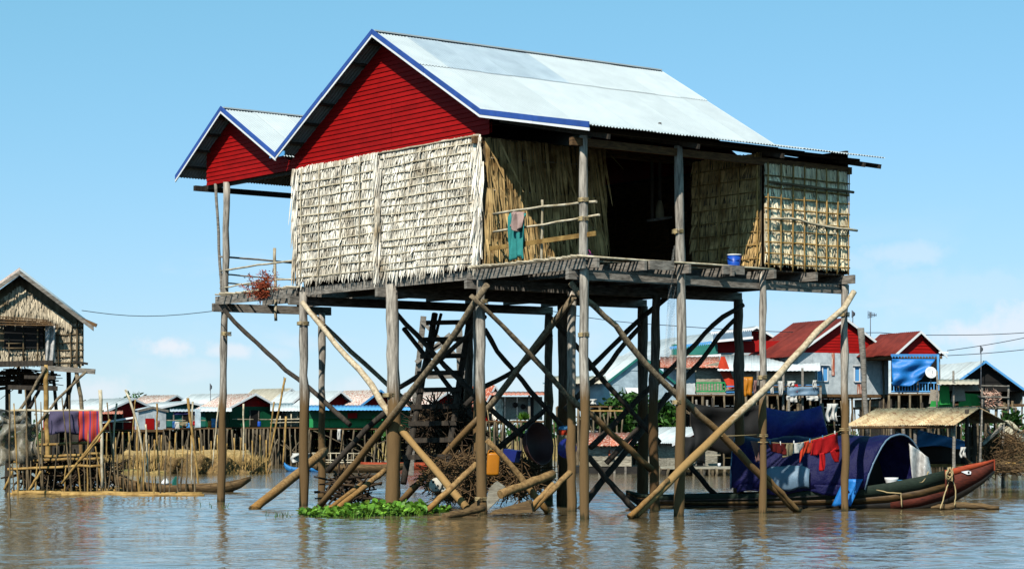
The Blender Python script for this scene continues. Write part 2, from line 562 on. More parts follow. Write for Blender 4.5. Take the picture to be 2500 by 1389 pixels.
rp = n.new('ShaderNodeValToRGB')
rp.color_ramp.elements[0].color = lin(98, 84, 60)
rp.color_ramp.elements[1].color = lin(118, 102, 74)
l.new(e, rp.inputs[0])
l.new(rp.outputs[0], b.inputs['Base Color'])
M['river'] = m

# ------------------------------------------------------------------ water and far bank
import numpy as np
X0, X1, Y0, Y1, NX, NY = -13.0, 13.0, 19.0, 63.0, 420, 720
gx, gy = np.meshgrid(np.linspace(X0, X1, NX + 1), np.linspace(Y0, Y1, NY + 1))
gz = np.zeros_like(gx)
wr = random.Random(3)
for k in range(46):
    wl_ = .28 * (2.4 / .28) ** wr.random()
    th = wr.gauss(-1.35, .75)
    kk = 2 * math.pi / wl_
    ph = wr.uniform(0, 6.283)
    am = .0019 * wl_ ** .85
    warp = .5 * np.sin(gx * .31 + ph) + .5 * np.sin(gy * .23 + ph * 2)
    gz += am * np.sin(kk * (gx * math.cos(th) + gy * math.sin(th)) + ph + warp * 1.6)
gust = .7 + .42 * np.sin(gx * .33 + .8 * np.sin(gy * .21)) * np.sin(gy * .27 + .6 * np.sin(gx * .4))
edge = np.minimum(np.minimum(gx - X0, X1 - gx), np.minimum(gy - Y0, Y1 - gy)).clip(0, 1.5) / 1.5
gz *= gust * edge
wm = bpy.data.meshes.new('river_water')
vv = np.stack([gx.ravel(), gy.ravel(), gz.ravel()], 1)
n0 = len(vv)
idx = np.arange(n0).reshape(NY + 1, NX + 1)
ff = np.stack([idx[:-1, :-1], idx[:-1, 1:], idx[1:, 1:], idx[1:, :-1]], -1).reshape(-1, 4)
ox = [-900, X0, X1, 900]
oy = [-60, Y0, Y1, 2500]
ov = np.array([(x, y, 0.0) for y in oy for x in ox])
of = np.array([(n0 + j * 4 + i, n0 + j * 4 + i + 1, n0 + (j + 1) * 4 + i + 1, n0 + (j + 1) * 4 + i) for j in range(3) for i in range(3) if (i, j) != (1, 1)])
vv = np.concatenate([vv, ov])
ff = np.concatenate([ff, of])
wm.from_pydata(vv.tolist(), [], ff.tolist())
wm.polygons.foreach_set('use_smooth', [True] * len(ff))
wm.materials.append(M['river'])
o = bpy.data.objects.new('river_water', wm)
COL.objects.link(o)
o['kind'] = 'structure'
w = MB()
def bank(s, t):
    x = lerp(-260, 260, s)
    y0 = 150 + 6 * math.sin(s * 23) + 4 * math.sin(s * 61)
    y = y0 + t * t * 900
    z = -.4 + 1.5 * min(1, t * 12) + .5 * mnoise.noise(Vector((x * .1, y * .05, 3)))
    return Vector((x, y, z))
w.grid(bank, 120, 26)
o = w.build('river_bank', 'grass_mud', origin=Vector((0, 150, 0)))
o['kind'] = 'structure'
w = MB()
def shoal(s, t):
    p = W(lerp(262, 650, s), 1100, lerp(88.2, 97, t))
    e = min(1, s * 9, (1 - s) * 9)
    p.z = (-.15 + 1.0 * min(1, t * 3.2) ** .7 * e + .14 * mnoise.noise(Vector((p.x * 1.3, p.y * .8, 2))) + .06 * mnoise.noise(Vector((p.x * 6, p.y * 3, 2))))
    return p
w.grid(shoal, 110, 24)
o = w.build('mud_bank', 'dry_bank', origin=W(450, 1150, 92))
o['kind'] = 'structure'

# ------------------------------------------------------------------ main stilt house
house = thing('stilt_house', 'large thatched house with red gables and pale metal roof high on wooden stilts', 'house', L(3, 3, 0))
FZ = 4.76
def post(u, v, zt, r, mat='post_wood', lean=(0, 0), zb=-.8, name='post', parent=None, w=.014):
    n = 15
    a, b = L(u + lean[0], v + lean[1], zb), L(u, v, zt)
    pts = wob([a, (a + b) / 2 + Vector((rnd.gauss(0, .04), rnd.gauss(0, .04), 0)), b], n, w)
    pts[0], pts[-1] = a, b
    rad = [r * lerp(1.08, .88, i / n) * rnd.uniform(.93, 1.07) for i in range(n + 1)]
    for k in range(rnd.randrange(1, 4)):        # knots
        i = rnd.randrange(2, n)
        rad[i] *= rnd.uniform(1.08, 1.2)
    return MB().tube(pts, rad, 12, jit=.075).build(name, mat, parent or house)
for (u, v, zt, r, ln) in [
        (0, -3.1, 6.95, .085, (0, -.05)), (0, 0, 4.72, .098, (0, -.02)), (0, 3.07, 4.6, .135, (0, .02)),
        (0, 6.44, 4.62, .1, (0, 0)), (0, 9.7, 7.3, .085, (.0, .28)),
        (2.3, -3.1, 6.95, .092, (0, 0)), (4.5, -3.1, 4.7, .07, (.0, 0)), (6.78, -3.1, 4.6, .075, (0, 0)),
        (2.26, 0, 4.4, .09, (0, 0)), (4.5, 0, 4.4, .1, (0, 0)), (6.8, 0, 4.4, .11, (0, 0)),
        (2.3, 3.2, 4.4, .1, (0, 0)), (2.26, 6.3, 4.4, .11, (0, 0)), (4.5, 3.07, 4.4, .14, (0, 0)),
        (4.5, 6.44, 4.4, .1, (0, 0)), (6.8, 3.07, 4.4, .12, (0, 0)), (6.8, 6.44, 4.4, .1, (0, 0)),
        (2.5, 9.6, 4.4, .085, (0, 0))]:
    post(u, v, zt, r, 'post_shaded' if u > 4 and v > -1 else 'post_wood', lean=ln)
# thin poles of the side porch
for (u, v, z0, z1, r) in [(0, 9.98, 4.3, 7.3, .035), (1.9, 9.7, 4.3, 7.3, .03), (0, 6.75, 4.5, 7.3, .026)]:
    MB().tube(wob([L(u, v - .1, z0), L(u, v + (.22 if u == 0 and v > 9 else 0), z1)], 8, .012), [r * rnd.uniform(.9, 1.05) for _ in range(9)], 8).build('porch_pole', 'plank_grey', house)

def bar(pts, r0, r1, mat, name='brace', n=10, w=.018, parent=None):
    p = wob(pts, n, w)
    p[0], p[-1] = pts[0], pts[-1]
    return MB().tube(p, [lerp(r0, r1, i / n) * rnd.uniform(.92, 1.08) for i in range(n + 1)], 9, jit=.05).build(name, mat, parent or house)
def pl(kind, a, b, pts):
    k = len(pts) - 1
    out = []
    for i, (x, y) in enumerate(pts):
        t = lerp(a, b, i / k)
        out.append(G(x, y, t) if kind == 'G' else S(x, y, t) if kind == 'S' else W(x, y, t))
    return out
BR = [
    ('G', -.22, -.2, [(1189, 696), (1120, 800), (1060, 885), (940, 1037), (860, 1140), (772, 1246)], .062, .075, 'brace_wood'),
    ('G', -.2, .22, [(738, 738), (760, 768), (822, 843), (900, 926), (945, 1005), (1032, 1111), (1140, 1240)], .055, .08, 'pale_wood'),
    ('D', 48.6, 47, [(758, 762), (850, 850), (942, 936), (1010, 995), (1090, 1075)], .05, .06, 'brace_wood'),
    ('G', -.16, .9, [(546, 755), (578, 793), (620, 830), (703, 908), (763, 954), (855, 1037)], .05, .055, 'dark_wood'),  # shade of the house put into the dark colour
    ('S', -.2, -.14, [(1150, 722), (1198, 765), (1263, 834), (1300, 871), (1350, 927), (1401, 982), (1442, 1010), (1515, 1078), (1590, 1145)], .045, .07, 'brace_wood'),
    ('S', -2.86, -2.9, [(1394, 691), (1410, 715), (1439, 738), (1506, 797), (1538, 843), (1594, 908), (1637, 950), (1741, 1042), (1778, 1079), (1861, 1166), (1950, 1250)], .055, .075, 'brace_wood'),
    ('S', -2.94, -2.96, [(1868, 1160), (1952, 1250)], .045, .05, 'brace_wood'),
    ('S', -3.32, -3.36, [(2085, 712), (2058, 756), (2003, 802), (1892, 926), (1800, 1014), (1759, 1051), (1658, 1152), (1546, 1262)], .062, .085, 'pale_wood'),
    ('S', -3.42, -3.42, [(1632, 1170), (1536, 1262)], .045, .055, 'tan_log'),
    ('G', 2.1, 2.0, [(1401, 724), (1343, 800), (1295, 862), (1198, 991), (1161, 1028), (1051, 1148), (970, 1236)], .062, .075, 'brace_wood'),
    ('D', 41.2, 41.5, [(1189, 1074), (1226, 1111), (1272, 1166), (1338, 1250)], .055, .065, 'tan_log'),
    # under the floor: its shade is put into the dark wood colour
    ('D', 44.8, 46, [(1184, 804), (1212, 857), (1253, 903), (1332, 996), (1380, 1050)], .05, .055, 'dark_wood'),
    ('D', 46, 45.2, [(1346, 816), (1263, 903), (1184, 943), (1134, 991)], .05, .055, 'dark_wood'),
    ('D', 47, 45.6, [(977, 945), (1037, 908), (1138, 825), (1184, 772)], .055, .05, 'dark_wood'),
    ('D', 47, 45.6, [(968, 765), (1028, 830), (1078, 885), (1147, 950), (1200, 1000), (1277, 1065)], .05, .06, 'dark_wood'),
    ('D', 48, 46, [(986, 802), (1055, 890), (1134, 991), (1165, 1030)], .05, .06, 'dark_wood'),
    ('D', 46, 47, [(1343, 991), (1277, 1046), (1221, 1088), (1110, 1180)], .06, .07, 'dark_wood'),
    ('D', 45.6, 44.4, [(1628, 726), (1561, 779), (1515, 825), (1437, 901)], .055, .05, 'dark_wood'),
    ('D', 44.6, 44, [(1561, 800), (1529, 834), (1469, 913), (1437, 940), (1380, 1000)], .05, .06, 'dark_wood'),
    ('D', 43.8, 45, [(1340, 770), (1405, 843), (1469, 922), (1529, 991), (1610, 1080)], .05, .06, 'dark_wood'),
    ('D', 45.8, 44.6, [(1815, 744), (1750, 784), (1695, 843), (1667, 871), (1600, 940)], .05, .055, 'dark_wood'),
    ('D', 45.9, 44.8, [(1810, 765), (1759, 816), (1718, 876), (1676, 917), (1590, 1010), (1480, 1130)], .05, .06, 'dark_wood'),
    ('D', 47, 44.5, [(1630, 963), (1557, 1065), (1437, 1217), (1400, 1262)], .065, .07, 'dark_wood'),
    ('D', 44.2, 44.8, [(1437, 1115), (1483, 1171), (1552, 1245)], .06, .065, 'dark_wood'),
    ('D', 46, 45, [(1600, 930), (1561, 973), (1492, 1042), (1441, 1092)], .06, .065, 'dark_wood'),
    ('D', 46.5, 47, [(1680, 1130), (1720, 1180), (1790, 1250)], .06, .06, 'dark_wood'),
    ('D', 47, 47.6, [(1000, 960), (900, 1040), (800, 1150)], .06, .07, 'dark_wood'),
]
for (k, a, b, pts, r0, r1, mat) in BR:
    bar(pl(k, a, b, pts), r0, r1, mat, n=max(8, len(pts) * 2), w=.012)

# floor frame
for i, v in enumerate((-3.1, 0, 3.07, 6.44, 9.72)):
    u1 = 7.0 if v < 9 else 2.9
    MB().beam(L(-.28, v + .13, 4.44), L(u1, v + .13, 4.46), .09, .19).build('bearer', 'plank_grey', house)
for i, u in enumerate((.06, 1.15, 2.3, 3.4, 4.5, 5.6, 6.72)):
    MB().beam(L(u, -3.42 - .1 * rnd.random(), 4.63), L(u, 10.0 if u < 2.9 else 6.6, 4.63), .06, .17).build('joist', 'plank_grey', house)
for (u0, u1) in ((1.35, 1.95), (3.2, 3.75)):
    MB().beam(L(u0, -3.36, 4.66), L(u1, -3.36, 4.67), .05, .17).build('edge_plank', 'plank_grey', house)
MB().beam(L(-.14, -3.3, 4.62), L(-.14, -.05, 4.6), .04, .19).build('edge_plank', 'plank_grey', house)
MB().beam(L(-.14, 6.6, 4.6), L(-.14, 9.95, 4.6), .04, .19).build('edge_plank', 'plank_grey', house)
v = -3.32
while v < 0:
    u0 = -.3 - .12 * rnd.random()
    r = rnd.uniform(.017, .028)
    MB().tube(wob([L(u0, v, FZ - .02), L(4.62, v + rnd.uniform(-.03, .03), FZ - .02)], 6, .006), r, 7).build('deck_slat', 'bamboo', house)
    v += rnd.uniform(.09, .17)
v = 6.55
while v < 10:
    MB().tube(wob([L(-.25 - .12 * rnd.random(), v, FZ - .03), L(2.8, v + rnd.uniform(-.03, .03), FZ - .03)], 6, .008), rnd.uniform(.018, .026), 7).build('deck_slat', 'bamboo', house)
    v += rnd.uniform(.2, .36)
for k in range(22):  # both board sets: shade of the underside is put into the dark wood
    v0 = .02 + k * .295
    MB().box(L(3.42, v0 + .14, FZ - .03), U * 3.36, V * .138, Z * .015).build('floor_board', 'dark_wood', house)
for k in range(13):
    v0 = -3.12 + k * .24
    MB().box(L(5.68, v0 + .12, FZ - .03), U * 1.08, V * .112, Z * .015).build('floor_board', 'dark_wood', house)

# roof of corrugated sheets
def sheet(p, eu, ed, width, length, mat, parent, lift=0, name='roof_sheet', period=.076, amp=.014, skew=0):
    # p upper corner, eu along the eave, ed down the slope
    nn = eu.cross(ed).normalized()
    if nn.z < 0:
        nn = -nn
    n = max(4, int(width / period * 4))
    mb = MB()
    def fn(s, t):
        x = s * width
        return p + eu * x + ed * (t * length) + nn * (lift + amp * math.sin(2 * math.pi * x / period) + skew * t)
    mb.grid(fn, n, 1)
    return mb.build(name, mat, parent)
def slope(v0, z0, v1, z1, u0, u1, rows, mats, parent, lap=.12):
    a, b = L(0, v0, z0), L(0, v1, z1)
    ed = (b - a).normalized()
    ln = (b - a).length
    nc = round((u1 - u0) / .8)
    cw = (u1 - u0) / nc
    t = 0
    for j, frac in enumerate(rows):
        l0 = ln * frac
        for i in range(nc):
            p = L(u0 + i * cw, v0, z0) + ed * max(0, t - (lap if j else 0))
            sheet(p, U, ed, cw + (.06 if i < nc - 1 else 0), l0 + (lap if j else 0) + rnd.uniform(-.015, .02), mats(i, j), parent,
                  lift=.006 * (i % 2) - .014 * j + rnd.uniform(0, .003))
        t += l0
roof = MB().beam(L(-.36, 3.2, 9.745), L(7.42, 3.2, 9.745), .16, .03).build('roof', 'zinc', house)
noisy('zinc_tilt_tone', lin(146, 160, 170), lin(166, 180, 188), 2, (1, 1, 1), .45, .03, .03, spec=.5)  # bluer look of tilted sheets, put into the colour instead of the slope
slope(3.2, 9.73, -.47, 7.67, -.36, 7.45, (.42, .58), lambda i, j: 'zinc_tilt_tone' if (j == 0 and 1 <= i <= 4) else 'zinc', roof)
slope(3.2, 9.73, 6.93, 7.63, -.36, 7.45, (.5, .5), lambda i, j: 'zinc', roof)
slope(-.40, 7.685, -3.72, 7.05, -.36, 7.3, (1.0,), lambda i, j: 'zinc', roof)
roof2 = MB().beam(L(-.36, 9.3, 8.915), L(3.6, 9.3, 8.915), .14, .03).build('porch_roof', 'zinc', house)
slope(9.3, 8.9, 6.97, 7.61, -.36, 3.6, (1.0,), lambda i, j: 'zinc', roof2)
slope(9.3, 8.9, 11.4, 7.55, -.36, 3.6, (1.0,), lambda i, j: 'zinc', roof2)
def fascia(a, b, parent=None):
    for (dz0, dz1, u0, mat, nm) in ((.02, -.088, -.40, 'blue_trim', 'fascia_board'), (-.09, -.142, -.395, 'white_trim', 'fascia_strip')):
        k = max(1, round(abs(b[0] - a[0]) / 1.9))
        for q in range(k):                  # butted lengths, none quite in line
            s0, s1 = q / k, (q + 1) / k - (.002 if q < k - 1 else 0)
            e0, e1 = rnd.uniform(-.006, .006), rnd.uniform(-.006, .006)
            pa = L(u0 + rnd.uniform(-.003, .003), lerp(a[0], b[0], s0), lerp(a[1], b[1], s0) + e0)
            pb = L(u0 + rnd.uniform(-.003, .003), lerp(a[0], b[0], s1), lerp(a[1], b[1], s1) + e1)
            MB().prism([pa + Z * dz1, pb + Z * dz1, pb + Z * dz0, pa + Z * dz0], U * .022).build(nm, mat, house)
fascia((3.2, 9.76), (-.47, 7.70))
fascia((-.475, 7.70), (-3.72, 7.08))
fascia((3.2, 9.76), (6.94, 7.655))
fascia((9.3, 8.93), (6.95, 7.63))
fascia((9.3, 8.93), (11.41, 7.575))
MB().prism([L(-.38, 6.6, 7.66), L(-.38, 7.2, 7.66), L(-.38, 7.2, 7.56), L(-.38, 6.6, 7.56)], U * .02).build('valley_board', 'sky_blue', house)
# purlins and rafters under the sheets
for (va, za, vb, zb, n, u0, u1) in ((3.2, 9.66, -.4, 7.64, 6, -.33, 7.4), (3.2, 9.66, 6.85, 7.6, 6, -.33, 7.4), (9.3, 8.83, 7.0, 7.56, 4, -.33, 3.5), (9.3, 8.83, 11.3, 7.54, 4, -.33, 3.5), (-.5, 7.6, -3.6, 6.96, 4, -.33, 7.2)):
    for k in range(n):
        t = (k + .35) / n
        MB().beam(L(u0, lerp(va, vb, t), lerp(za, zb, t)), L(u1, lerp(va, vb, t), lerp(za, zb, t)), .06, .05).build('purlin', 'dark_wood', house)
for u in (.12, 2.3, 4.5, 6.75, 7.2):
    MB().beam(L(u, -.45, 7.55), L(u, -3.68, 6.88), .05, .09).build('rafter', 'dark_wood', house)
MB().beam(L(-.3, -3.1, 6.83), L(6.95, -3.1, 6.83), .09, .14).build('wall_plate', 'plank_brown', house)
MB().beam(L(-.2, 0, 7.2), L(6.9, 0, 7.2), .1, .14).build('wall_plate', 'plank_brown', house)
MB().beam(L(.1, 6.44, 7.2), L(6.9, 6.44, 7.2), .1, .14).build('wall_plate', 'plank_brown', house)
MB().beam(L(-.25, 10.75, 7.24), L(3.5, 10.75, 7.24), .1, .12).build('wall_plate', 'dark_wood', house)
MB().beam(L(3.3, 6.5, 7.24), L(3.3, 10.9, 7.24), .08, .12).build('tie_beam', 'dark_wood', house)
MB().beam(L(.1, 6.5, 7.28), L(.1, 10.9, 7.28), .08, .1).build('tie_beam', 'dark_wood', house)

# red lap boards of the two gables
gw = MB().prism([L(.05, -.26, 7.33), L(.05, 6.9, 7.33), L(.05, 6.9, 7.5), L(.05, 3.2, 9.58), L(.05, -.26, 7.66)], U * .02).build('gable_wall', 'red_board', house)
gw2 = MB().prism([L(.05, 6.96, 7.33), L(.05, 10.6, 7.33), L(.05, 10.6, 8.02), L(.05, 9.3, 8.76), L(.05, 6.96, 7.5)], U * .02).build('porch_gable_wall', 'red_board', house)
def boards(vc, zt, k, va, vb, parent, seam=None):
    z = 7.3
    h = .098
    def vr(zz):
        d = max(.02, (zt - zz) / k)
        return max(va, vc - d), min(vb, vc + d)
    while z < zt - .05:
        z1 = min(z + h, zt - .02)
        l0, r0 = vr(z)
        l1, r1 = vr(z1 + .012)
        segs = [(l0, r0, l1, r1)]
        if seam and l0 + .3 < seam < r0 - .3 and z < 8.3:
            segs = [(l0, seam - .004, l1, seam - .004), (seam + .004, r0, seam + .004, r1)]
        for (x0, x1, y0, y1) in segs:
            dz = rnd.uniform(-.004, .004)
            MB().prism([L(-.012, x0, z + dz), L(-.012, x1, z + dz), L(.008, y1, z1 + .012), L(.008, y0, z1 + .012)], (U * .022)).build('board', 'red_board', parent)
        z += h
boards(3.2, 9.62, .563, -.26, 6.95, gw, 3.05)
boards(9.3, 8.8, .55, 6.96, 10.62, gw2)

# palm-leaf walls
def thatch_wall(P, n, side, s0, s1, z0, z1, row, lmul=1.2, width=.034, gap=.015, mat='thatch', name='thatch_wall', hem=.18, ragged=.25, back=True, off=.03):
    """P(s,z) point on the wall, n outward normal"""
    wall = MB()
    if back:
        wall.prism([P(s0, z0), P(s1, z0), P(s1, z1), P(s0, z1)], n * -.02)
    wall = wall.build(name, 'thatch_back', house)
    mb = MB()
    nr = max(1, round((z1 - z0) / row))
    rh = (z1 - z0) / nr
    for j in range(nr, -1, -1):
        zt = z0 + (j + 1) * rh
        if zt > z1 + .02:
            continue
        s = s0 + rnd.uniform(0, gap)
        while s < s1:
            ln = rh * lmul * rnd.uniform(1 - ragged, 1 + ragged)
            zz = zt + rnd.uniform(-.02, .02) + .05 * mnoise.noise(Vector((s * .9, j * 1.7, z0)))
            ln = min(ln, zz - z0 + .06)
            if j == 0:
                ln += hem * rnd.random() ** 2.2 * (1 if rnd.random() < .6 else .3)
            ang = rnd.gauss(0, .2)
            d = (-Z + side * (rnd.gauss(.05, .06) + .1 * mnoise.noise(Vector((s * 1.6, zz * 2.3, 4)))) + n * rnd.uniform(.01, .12)).normalized()
            if rnd.random() < .025:
                d = (d + side * rnd.gauss(0, .35) + n * .15).normalized()
            sd = (side * math.cos(ang) + n * math.sin(ang)).normalized()
            mb.leaf(P(s, zz) + n * (off * rnd.uniform(.3, 1.2)), d, sd, ln, width * rnd.choice((.4, .6, .8, 1, 1, 1.2, 1.5)) * rnd.uniform(.8, 1.15), n * rnd.uniform(-.03, .03) + side * rnd.gauss(0, .015))
            s += gap * rnd.uniform(.6, 1.5)
    mb.build('palm_leaves', mat, wall, kind='stuff')
    return wall
def batten(parent, pts, r, mat='bamboo', n=9, w=.006):
    p = wob(pts, n, w)
    return MB().tube(p, [r * rnd.uniform(.85, 1.15) for _ in p], 6).build('batten', mat, parent)
PG = lambda s, z: L(-.05, s, z)
wA = thatch_wall(PG, -U, V, 3.42, 6.58, 4.86, 7.3, .19)
wB = thatch_wall(PG, -U, V, -.02, 3.38, 4.78, 7.3, .17)
for k in range(13):
    z = 4.93 + k * .186 + rnd.uniform(-.015, .015)
    batten(wA, [L(-.09, 3.46 + rnd.uniform(-.05, .06), z + rnd.uniform(-.03, .03)), L(-.09, 5, z + rnd.uniform(-.03, .03)), L(-.09, 6.5 + rnd.uniform(-.05, .12), z + rnd.uniform(-.02, .02))], rnd.uniform(.016, .023))
for v in (6.33, 5.62, 4.78, 4.05):
    batten(wA, [L(-.115, v + .03, 4.8), L(-.115, v, 7.3)], .014)
for k in range(15):
    z = 4.86 + k * .164 + rnd.uniform(-.015, .015)
    batten(wB, [L(-.09, .02 - rnd.uniform(0, .12), z + rnd.uniform(-.03, .03)), L(-.09, 1.7, z + rnd.uniform(-.03, .03)), L(-.09, 3.32, z + rnd.uniform(-.02, .02))], rnd.uniform(.013, .021))
batten(wB, [L(-.09, -.05, 7.29), L(-.09, 3.4, 7.29)], .022)
for v in (.25, .95, 1.65, 2.4):
    batten(wB, [L(-.12, v, 4.85), L(-.12, v + .03, 7.2)], .007)
# ragged vertical bundles at the panel joint and the corner
mb = MB()
for (v0, w_, cnt) in ((3.41, .1, 260), (6.6, .08, 200), (-.03, .1, 420)):
    for _ in range(cnt):
        z = rnd.uniform(5.2, 7.3)
        mb.leaf(L(-.07 - .05 * rnd.random(), v0 + rnd.gauss(0, w_ * .5), z), (-Z + V * rnd.gauss(0, .08) - U * rnd.uniform(0, .14)).normalized(),
                (V * rnd.uniform(.5, 1) + U * rnd.uniform(-.6, .6)).normalized(), rnd.uniform(.3, .7), .04)
mb.build('palm_leaf_bundles', 'thatch', wB, kind='stuff')
# side wall of the front room, long loose leaves
PS = lambda s, z: L(s, -.05, z)
wC = thatch_wall(PS, -V, U, .0, 3.0, 4.78, 7.25, .5, 1.7, .05, .018, 'thatch_gold', hem=.05, ragged=.4, off=.1)
for k in range(4):
    batten(wC, [L(.05, -.13, 5.0 + k * .62), L(2.95, -.13, 5.05 + k * .62)], .016)
# closed room at the far end of the porch
PO = lambda s, z: L(s, -3.16, z)
wD = thatch_wall(PO, -V, U, 4.5, 6.76, 4.86, 6.8, .2, 1.4, .04, .016, 'thatch_mid', hem=.03, off=.012)
for u in (4.52, 4.85, 5.17, 5.5, 5.83, 6.12, 6.42, 6.74):
    batten(wD, [L(u, -3.25, 4.72), L(u + rnd.uniform(-.03, .03), -3.25, 6.8)], rnd.uniform(.014, .021), 'bamboo_tan')
for k in range(9):
    z = 4.84 + k * .215
    batten(wD, [L(4.45, -3.225, z), L(6.8, -3.225, z + rnd.uniform(-.03, .03))], rnd.uniform(.011, .017), 'bamboo_tan')
batten(wD, [L(4.5, -3.28, 6.42), L(6.86, -3.28, 6.38)], .028, 'bamboo_dark')
batten(wD, [L(4.55, -3.28, 5.72), L(5.3, -3.28, 5.75), L(5.8, -3.28, 5.66), L(6.95, -3.28, 5.62)], .025, 'bamboo')
PI_ = lambda s, z: L(4.46, s, z)
wE = thatch_wall(PI_, -U, V, -3.1, -1.15, 4.8, 7.0, .21, 1.4, .045, .026, 'thatch_gold', hem=.03)
for v in (-3.08, -2.55, -2.0, -1.4):
    batten(wE, [L(4.38, v, 4.78), L(4.38, v, 7.0)], .018, 'bamboo_tan')
for k in range(8):
    batten(wE, [L(4.4, -3.1, 4.95 + k * .26), L(4.4, -1.18, 4.95 + k * .26)], .011, 'bamboo_tan')
# plain inner and rear walls
for (nm, a, b) in (('back_wall', (.05, 6.5), (6.85, 6.5)), ('end_wall', (6.86, -3.1), (6.86, 6.45)), ('room_wall', (4.46, -1.1), (4.46, -.1))):
    if nm == 'room_wall':
        continue
    p, q = L(a[0], a[1], 4.75), L(b[0], b[1], 4.75)
    k = max(2, round((q - p).length / .6))
    d = (q - p) / k
    ww = MB().beam(p + Z * 2.45, q + Z * 2.45, .06, .06).build(nm, 'dark_wood', house)
    for i in range(k):
        MB().prism([p + d * (i + .006), p + d * (i + .994), p + d * (i + .994) + Z * 2.45, p + d * (i + .006) + Z * 2.45], d.cross(Z).normalized() * .025).build('panel', 'plank_brown', ww)
for (nm, uu) in (('rear_gable_wall', 6.86),):
    MB().prism([L(uu, -.3, 7.2), L(uu, 6.7, 7.2), L(uu, 3.2, 9.55)], U * .03).build(nm, 'red_board', house)
    MB().prism([L(uu, -3.1, 6.8), L(uu, -.35, 6.8), L(uu, -.35, 7.5), L(uu, -3.1, 6.95)], U * .03).build('end_infill', 'plank_brown', house)

# porch rails
def rail(pts, r, mat='bamboo', flat=None):
    if flat:
        return MB().beam(pts[0], pts[-1], flat[0], flat[1]).build('rail', mat, house)
    return MB().tube(wob(pts, 8, .008), r, 8).build('rail', mat, house)
rail([L(.07, -.28, 5.76), L(.07, -1.8, 5.78), L(.07, -3.38, 5.74)], .025)
rail([L(.07, -.3, 5.42), L(.07, -1.8, 5.44), L(.07, -3.45, 5.5)], .022)
rail([L(.03, -.25, 5.1), L(.03, -3.4, 5.16)], 0, 'bamboo_tan', (.025, .085))
rail([L(.12, -1.72, 4.74), L(.12, -1.75, 5.92)], .024)
for (z, r, m_) in ((5.62, .022, 'plank_grey'), (5.22, .018, 'plank_grey'), (5.02, .018, 'bamboo')):
    rail([L(-.02, 10.0, z + .0), L(1.3, 10.0, z - .03), L(2.6, 10.0, z - .08)], r, m_)
    rail([L(.0, 10.0, z - .33), L(.0, 8.3, z - .3 + rnd.uniform(-.03, .05)), L(.0, 6.7, z - .3)], r, 'bamboo')
rail([L(.6, 8.55, 4.1), L(.6, 8.6, 5.75)], .035, 'bamboo')
rail([L(1.6, 9.2, 4.5), L(1.6, 9.2, 5.6)], .035, 'dark_wood')

# ladder up to the floor hatch
lad = thing('ladder', 'dark steep wooden ladder with wide rungs under the house floor', 'ladder', W(1060, 1180, 46.5))
for (a, b) in (((1062, 765), (985, 1180)), ((1146, 778), (1085, 1180))):
    MB().tube(wob([W(a[0], a[1], 47.2), W(b[0], b[1], 45.8)], 8, .012), .07, 9).build('side_rail', 'dark_wood', lad)
MB().tube(wob([W(1078, 765, 47.3), W(1040, 900, 46.9)], 6, .01), .035, 8).build('hand_pole', 'dark_wood', lad)
for k in range(9):
    t = k / 9
    y = 788 + k * 41
    a, b = lerp(1058, 985, (y - 765) / 415), lerp(1146, 1085, (y - 778) / 400)
    D = lerp(47.1, 45.8, (y - 765) / 415) - .08
    MB().beam(W(a - 14, y, D), W(b + 8, y - 2, D), .05, .1).build('rung', 'dark_wood', lad)

# things on the house
t = thing('hanging_cloth', 'teal cloth with pale pink bundle draped over the porch rail', 'cloth', G(1262, 640, 0))
def drape(x0, x1, y0, y1, u, mat, nm, parent, seed=0, amp=.035, bot=.1):
    mb = MB()
    def fn(s, q):
        p = G(lerp(x0, x1, s) + 3 * math.sin(s * 6 + q * 3), lerp(y0, y1, q) + (bot * 60 * math.sin(s * 7 + seed) * q), u)
        return p - U * (amp * math.sin(s * 19 + q * 2.5 + seed) + .02 * math.sin(q * 5 + s * 11)) - U * .05 * math.sin(min(1, q * 8) * 1.57)
    mb.grid(fn, 26, 18)
    return mb.solid(nm, mat, parent, thick=.012)
drape(1247, 1284, 521, 632, -.0, 'cloth_teal', 'front_fold', t)
drape(1249, 1283, 521, 600, .14, 'cloth_teal', 'back_fold', t, 2)
drape(1253, 1277, 518, 560, -.07, 'cloth_rose', 'bundle', t, 4, .05)
p = S(1792, 640, -2.75)
bk = thing('bucket', 'blue plastic bucket with white rim on the porch floor', 'bucket', Vector((p.x, p.y, FZ)))
q = Vector((p.x, p.y, FZ + .0))
MB().lathe([(.001, .0), (.11, .0), (.112, .01), (.138, .25), (.131, .25), (.106, .02), (.001, .02)], q, 20).build('body', 'blue_plastic', bk)
MB().lathe([(.138, .245), (.146, .245), (.146, .27), (.13, .27), (.13, .245)], q, 20).build('rim', 'white', bk)
MB().tube([q + Vector((.14 * math.cos(a), -.03 - .1 * math.sin(a), .24 - .1 * math.sin(a))) for a in [math.pi * i / 8 for i in range(9)]], .005, 5).build('handle', 'navy_plastic', bk)
p = L(.45, -2.6, FZ)
bs = thing('basket', 'small purple plastic basket on the porch floor by the post', 'basket', p)
MB().lathe([(.001, 0), (.12, 0), (.15, .1), (.143, .1), (.115, .012), (.001, .012)], p, 18).build('body', 'purple_plastic', bs)
for s in (-1, 1):
    MB().tube([p + U * (.07 * s) + V * (.07 * math.cos(a)) + Z * (.09 + .09 * math.sin(a)) for a in [math.pi * i / 8 for i in range(9)]], .007, 6).build('handle', 'purple_plastic', bs)
p = W(1607, 540, 44.4)
sh = thing('wall_shelf', 'small shelf inside the dark doorway holding a pale cloth bag', 'shelf', p)
MB().beam(W(1588, 538, 44.4), W(1632, 532, 44.6), .3, .05).build('board', 'plank_grey', sh)
mb = MB()
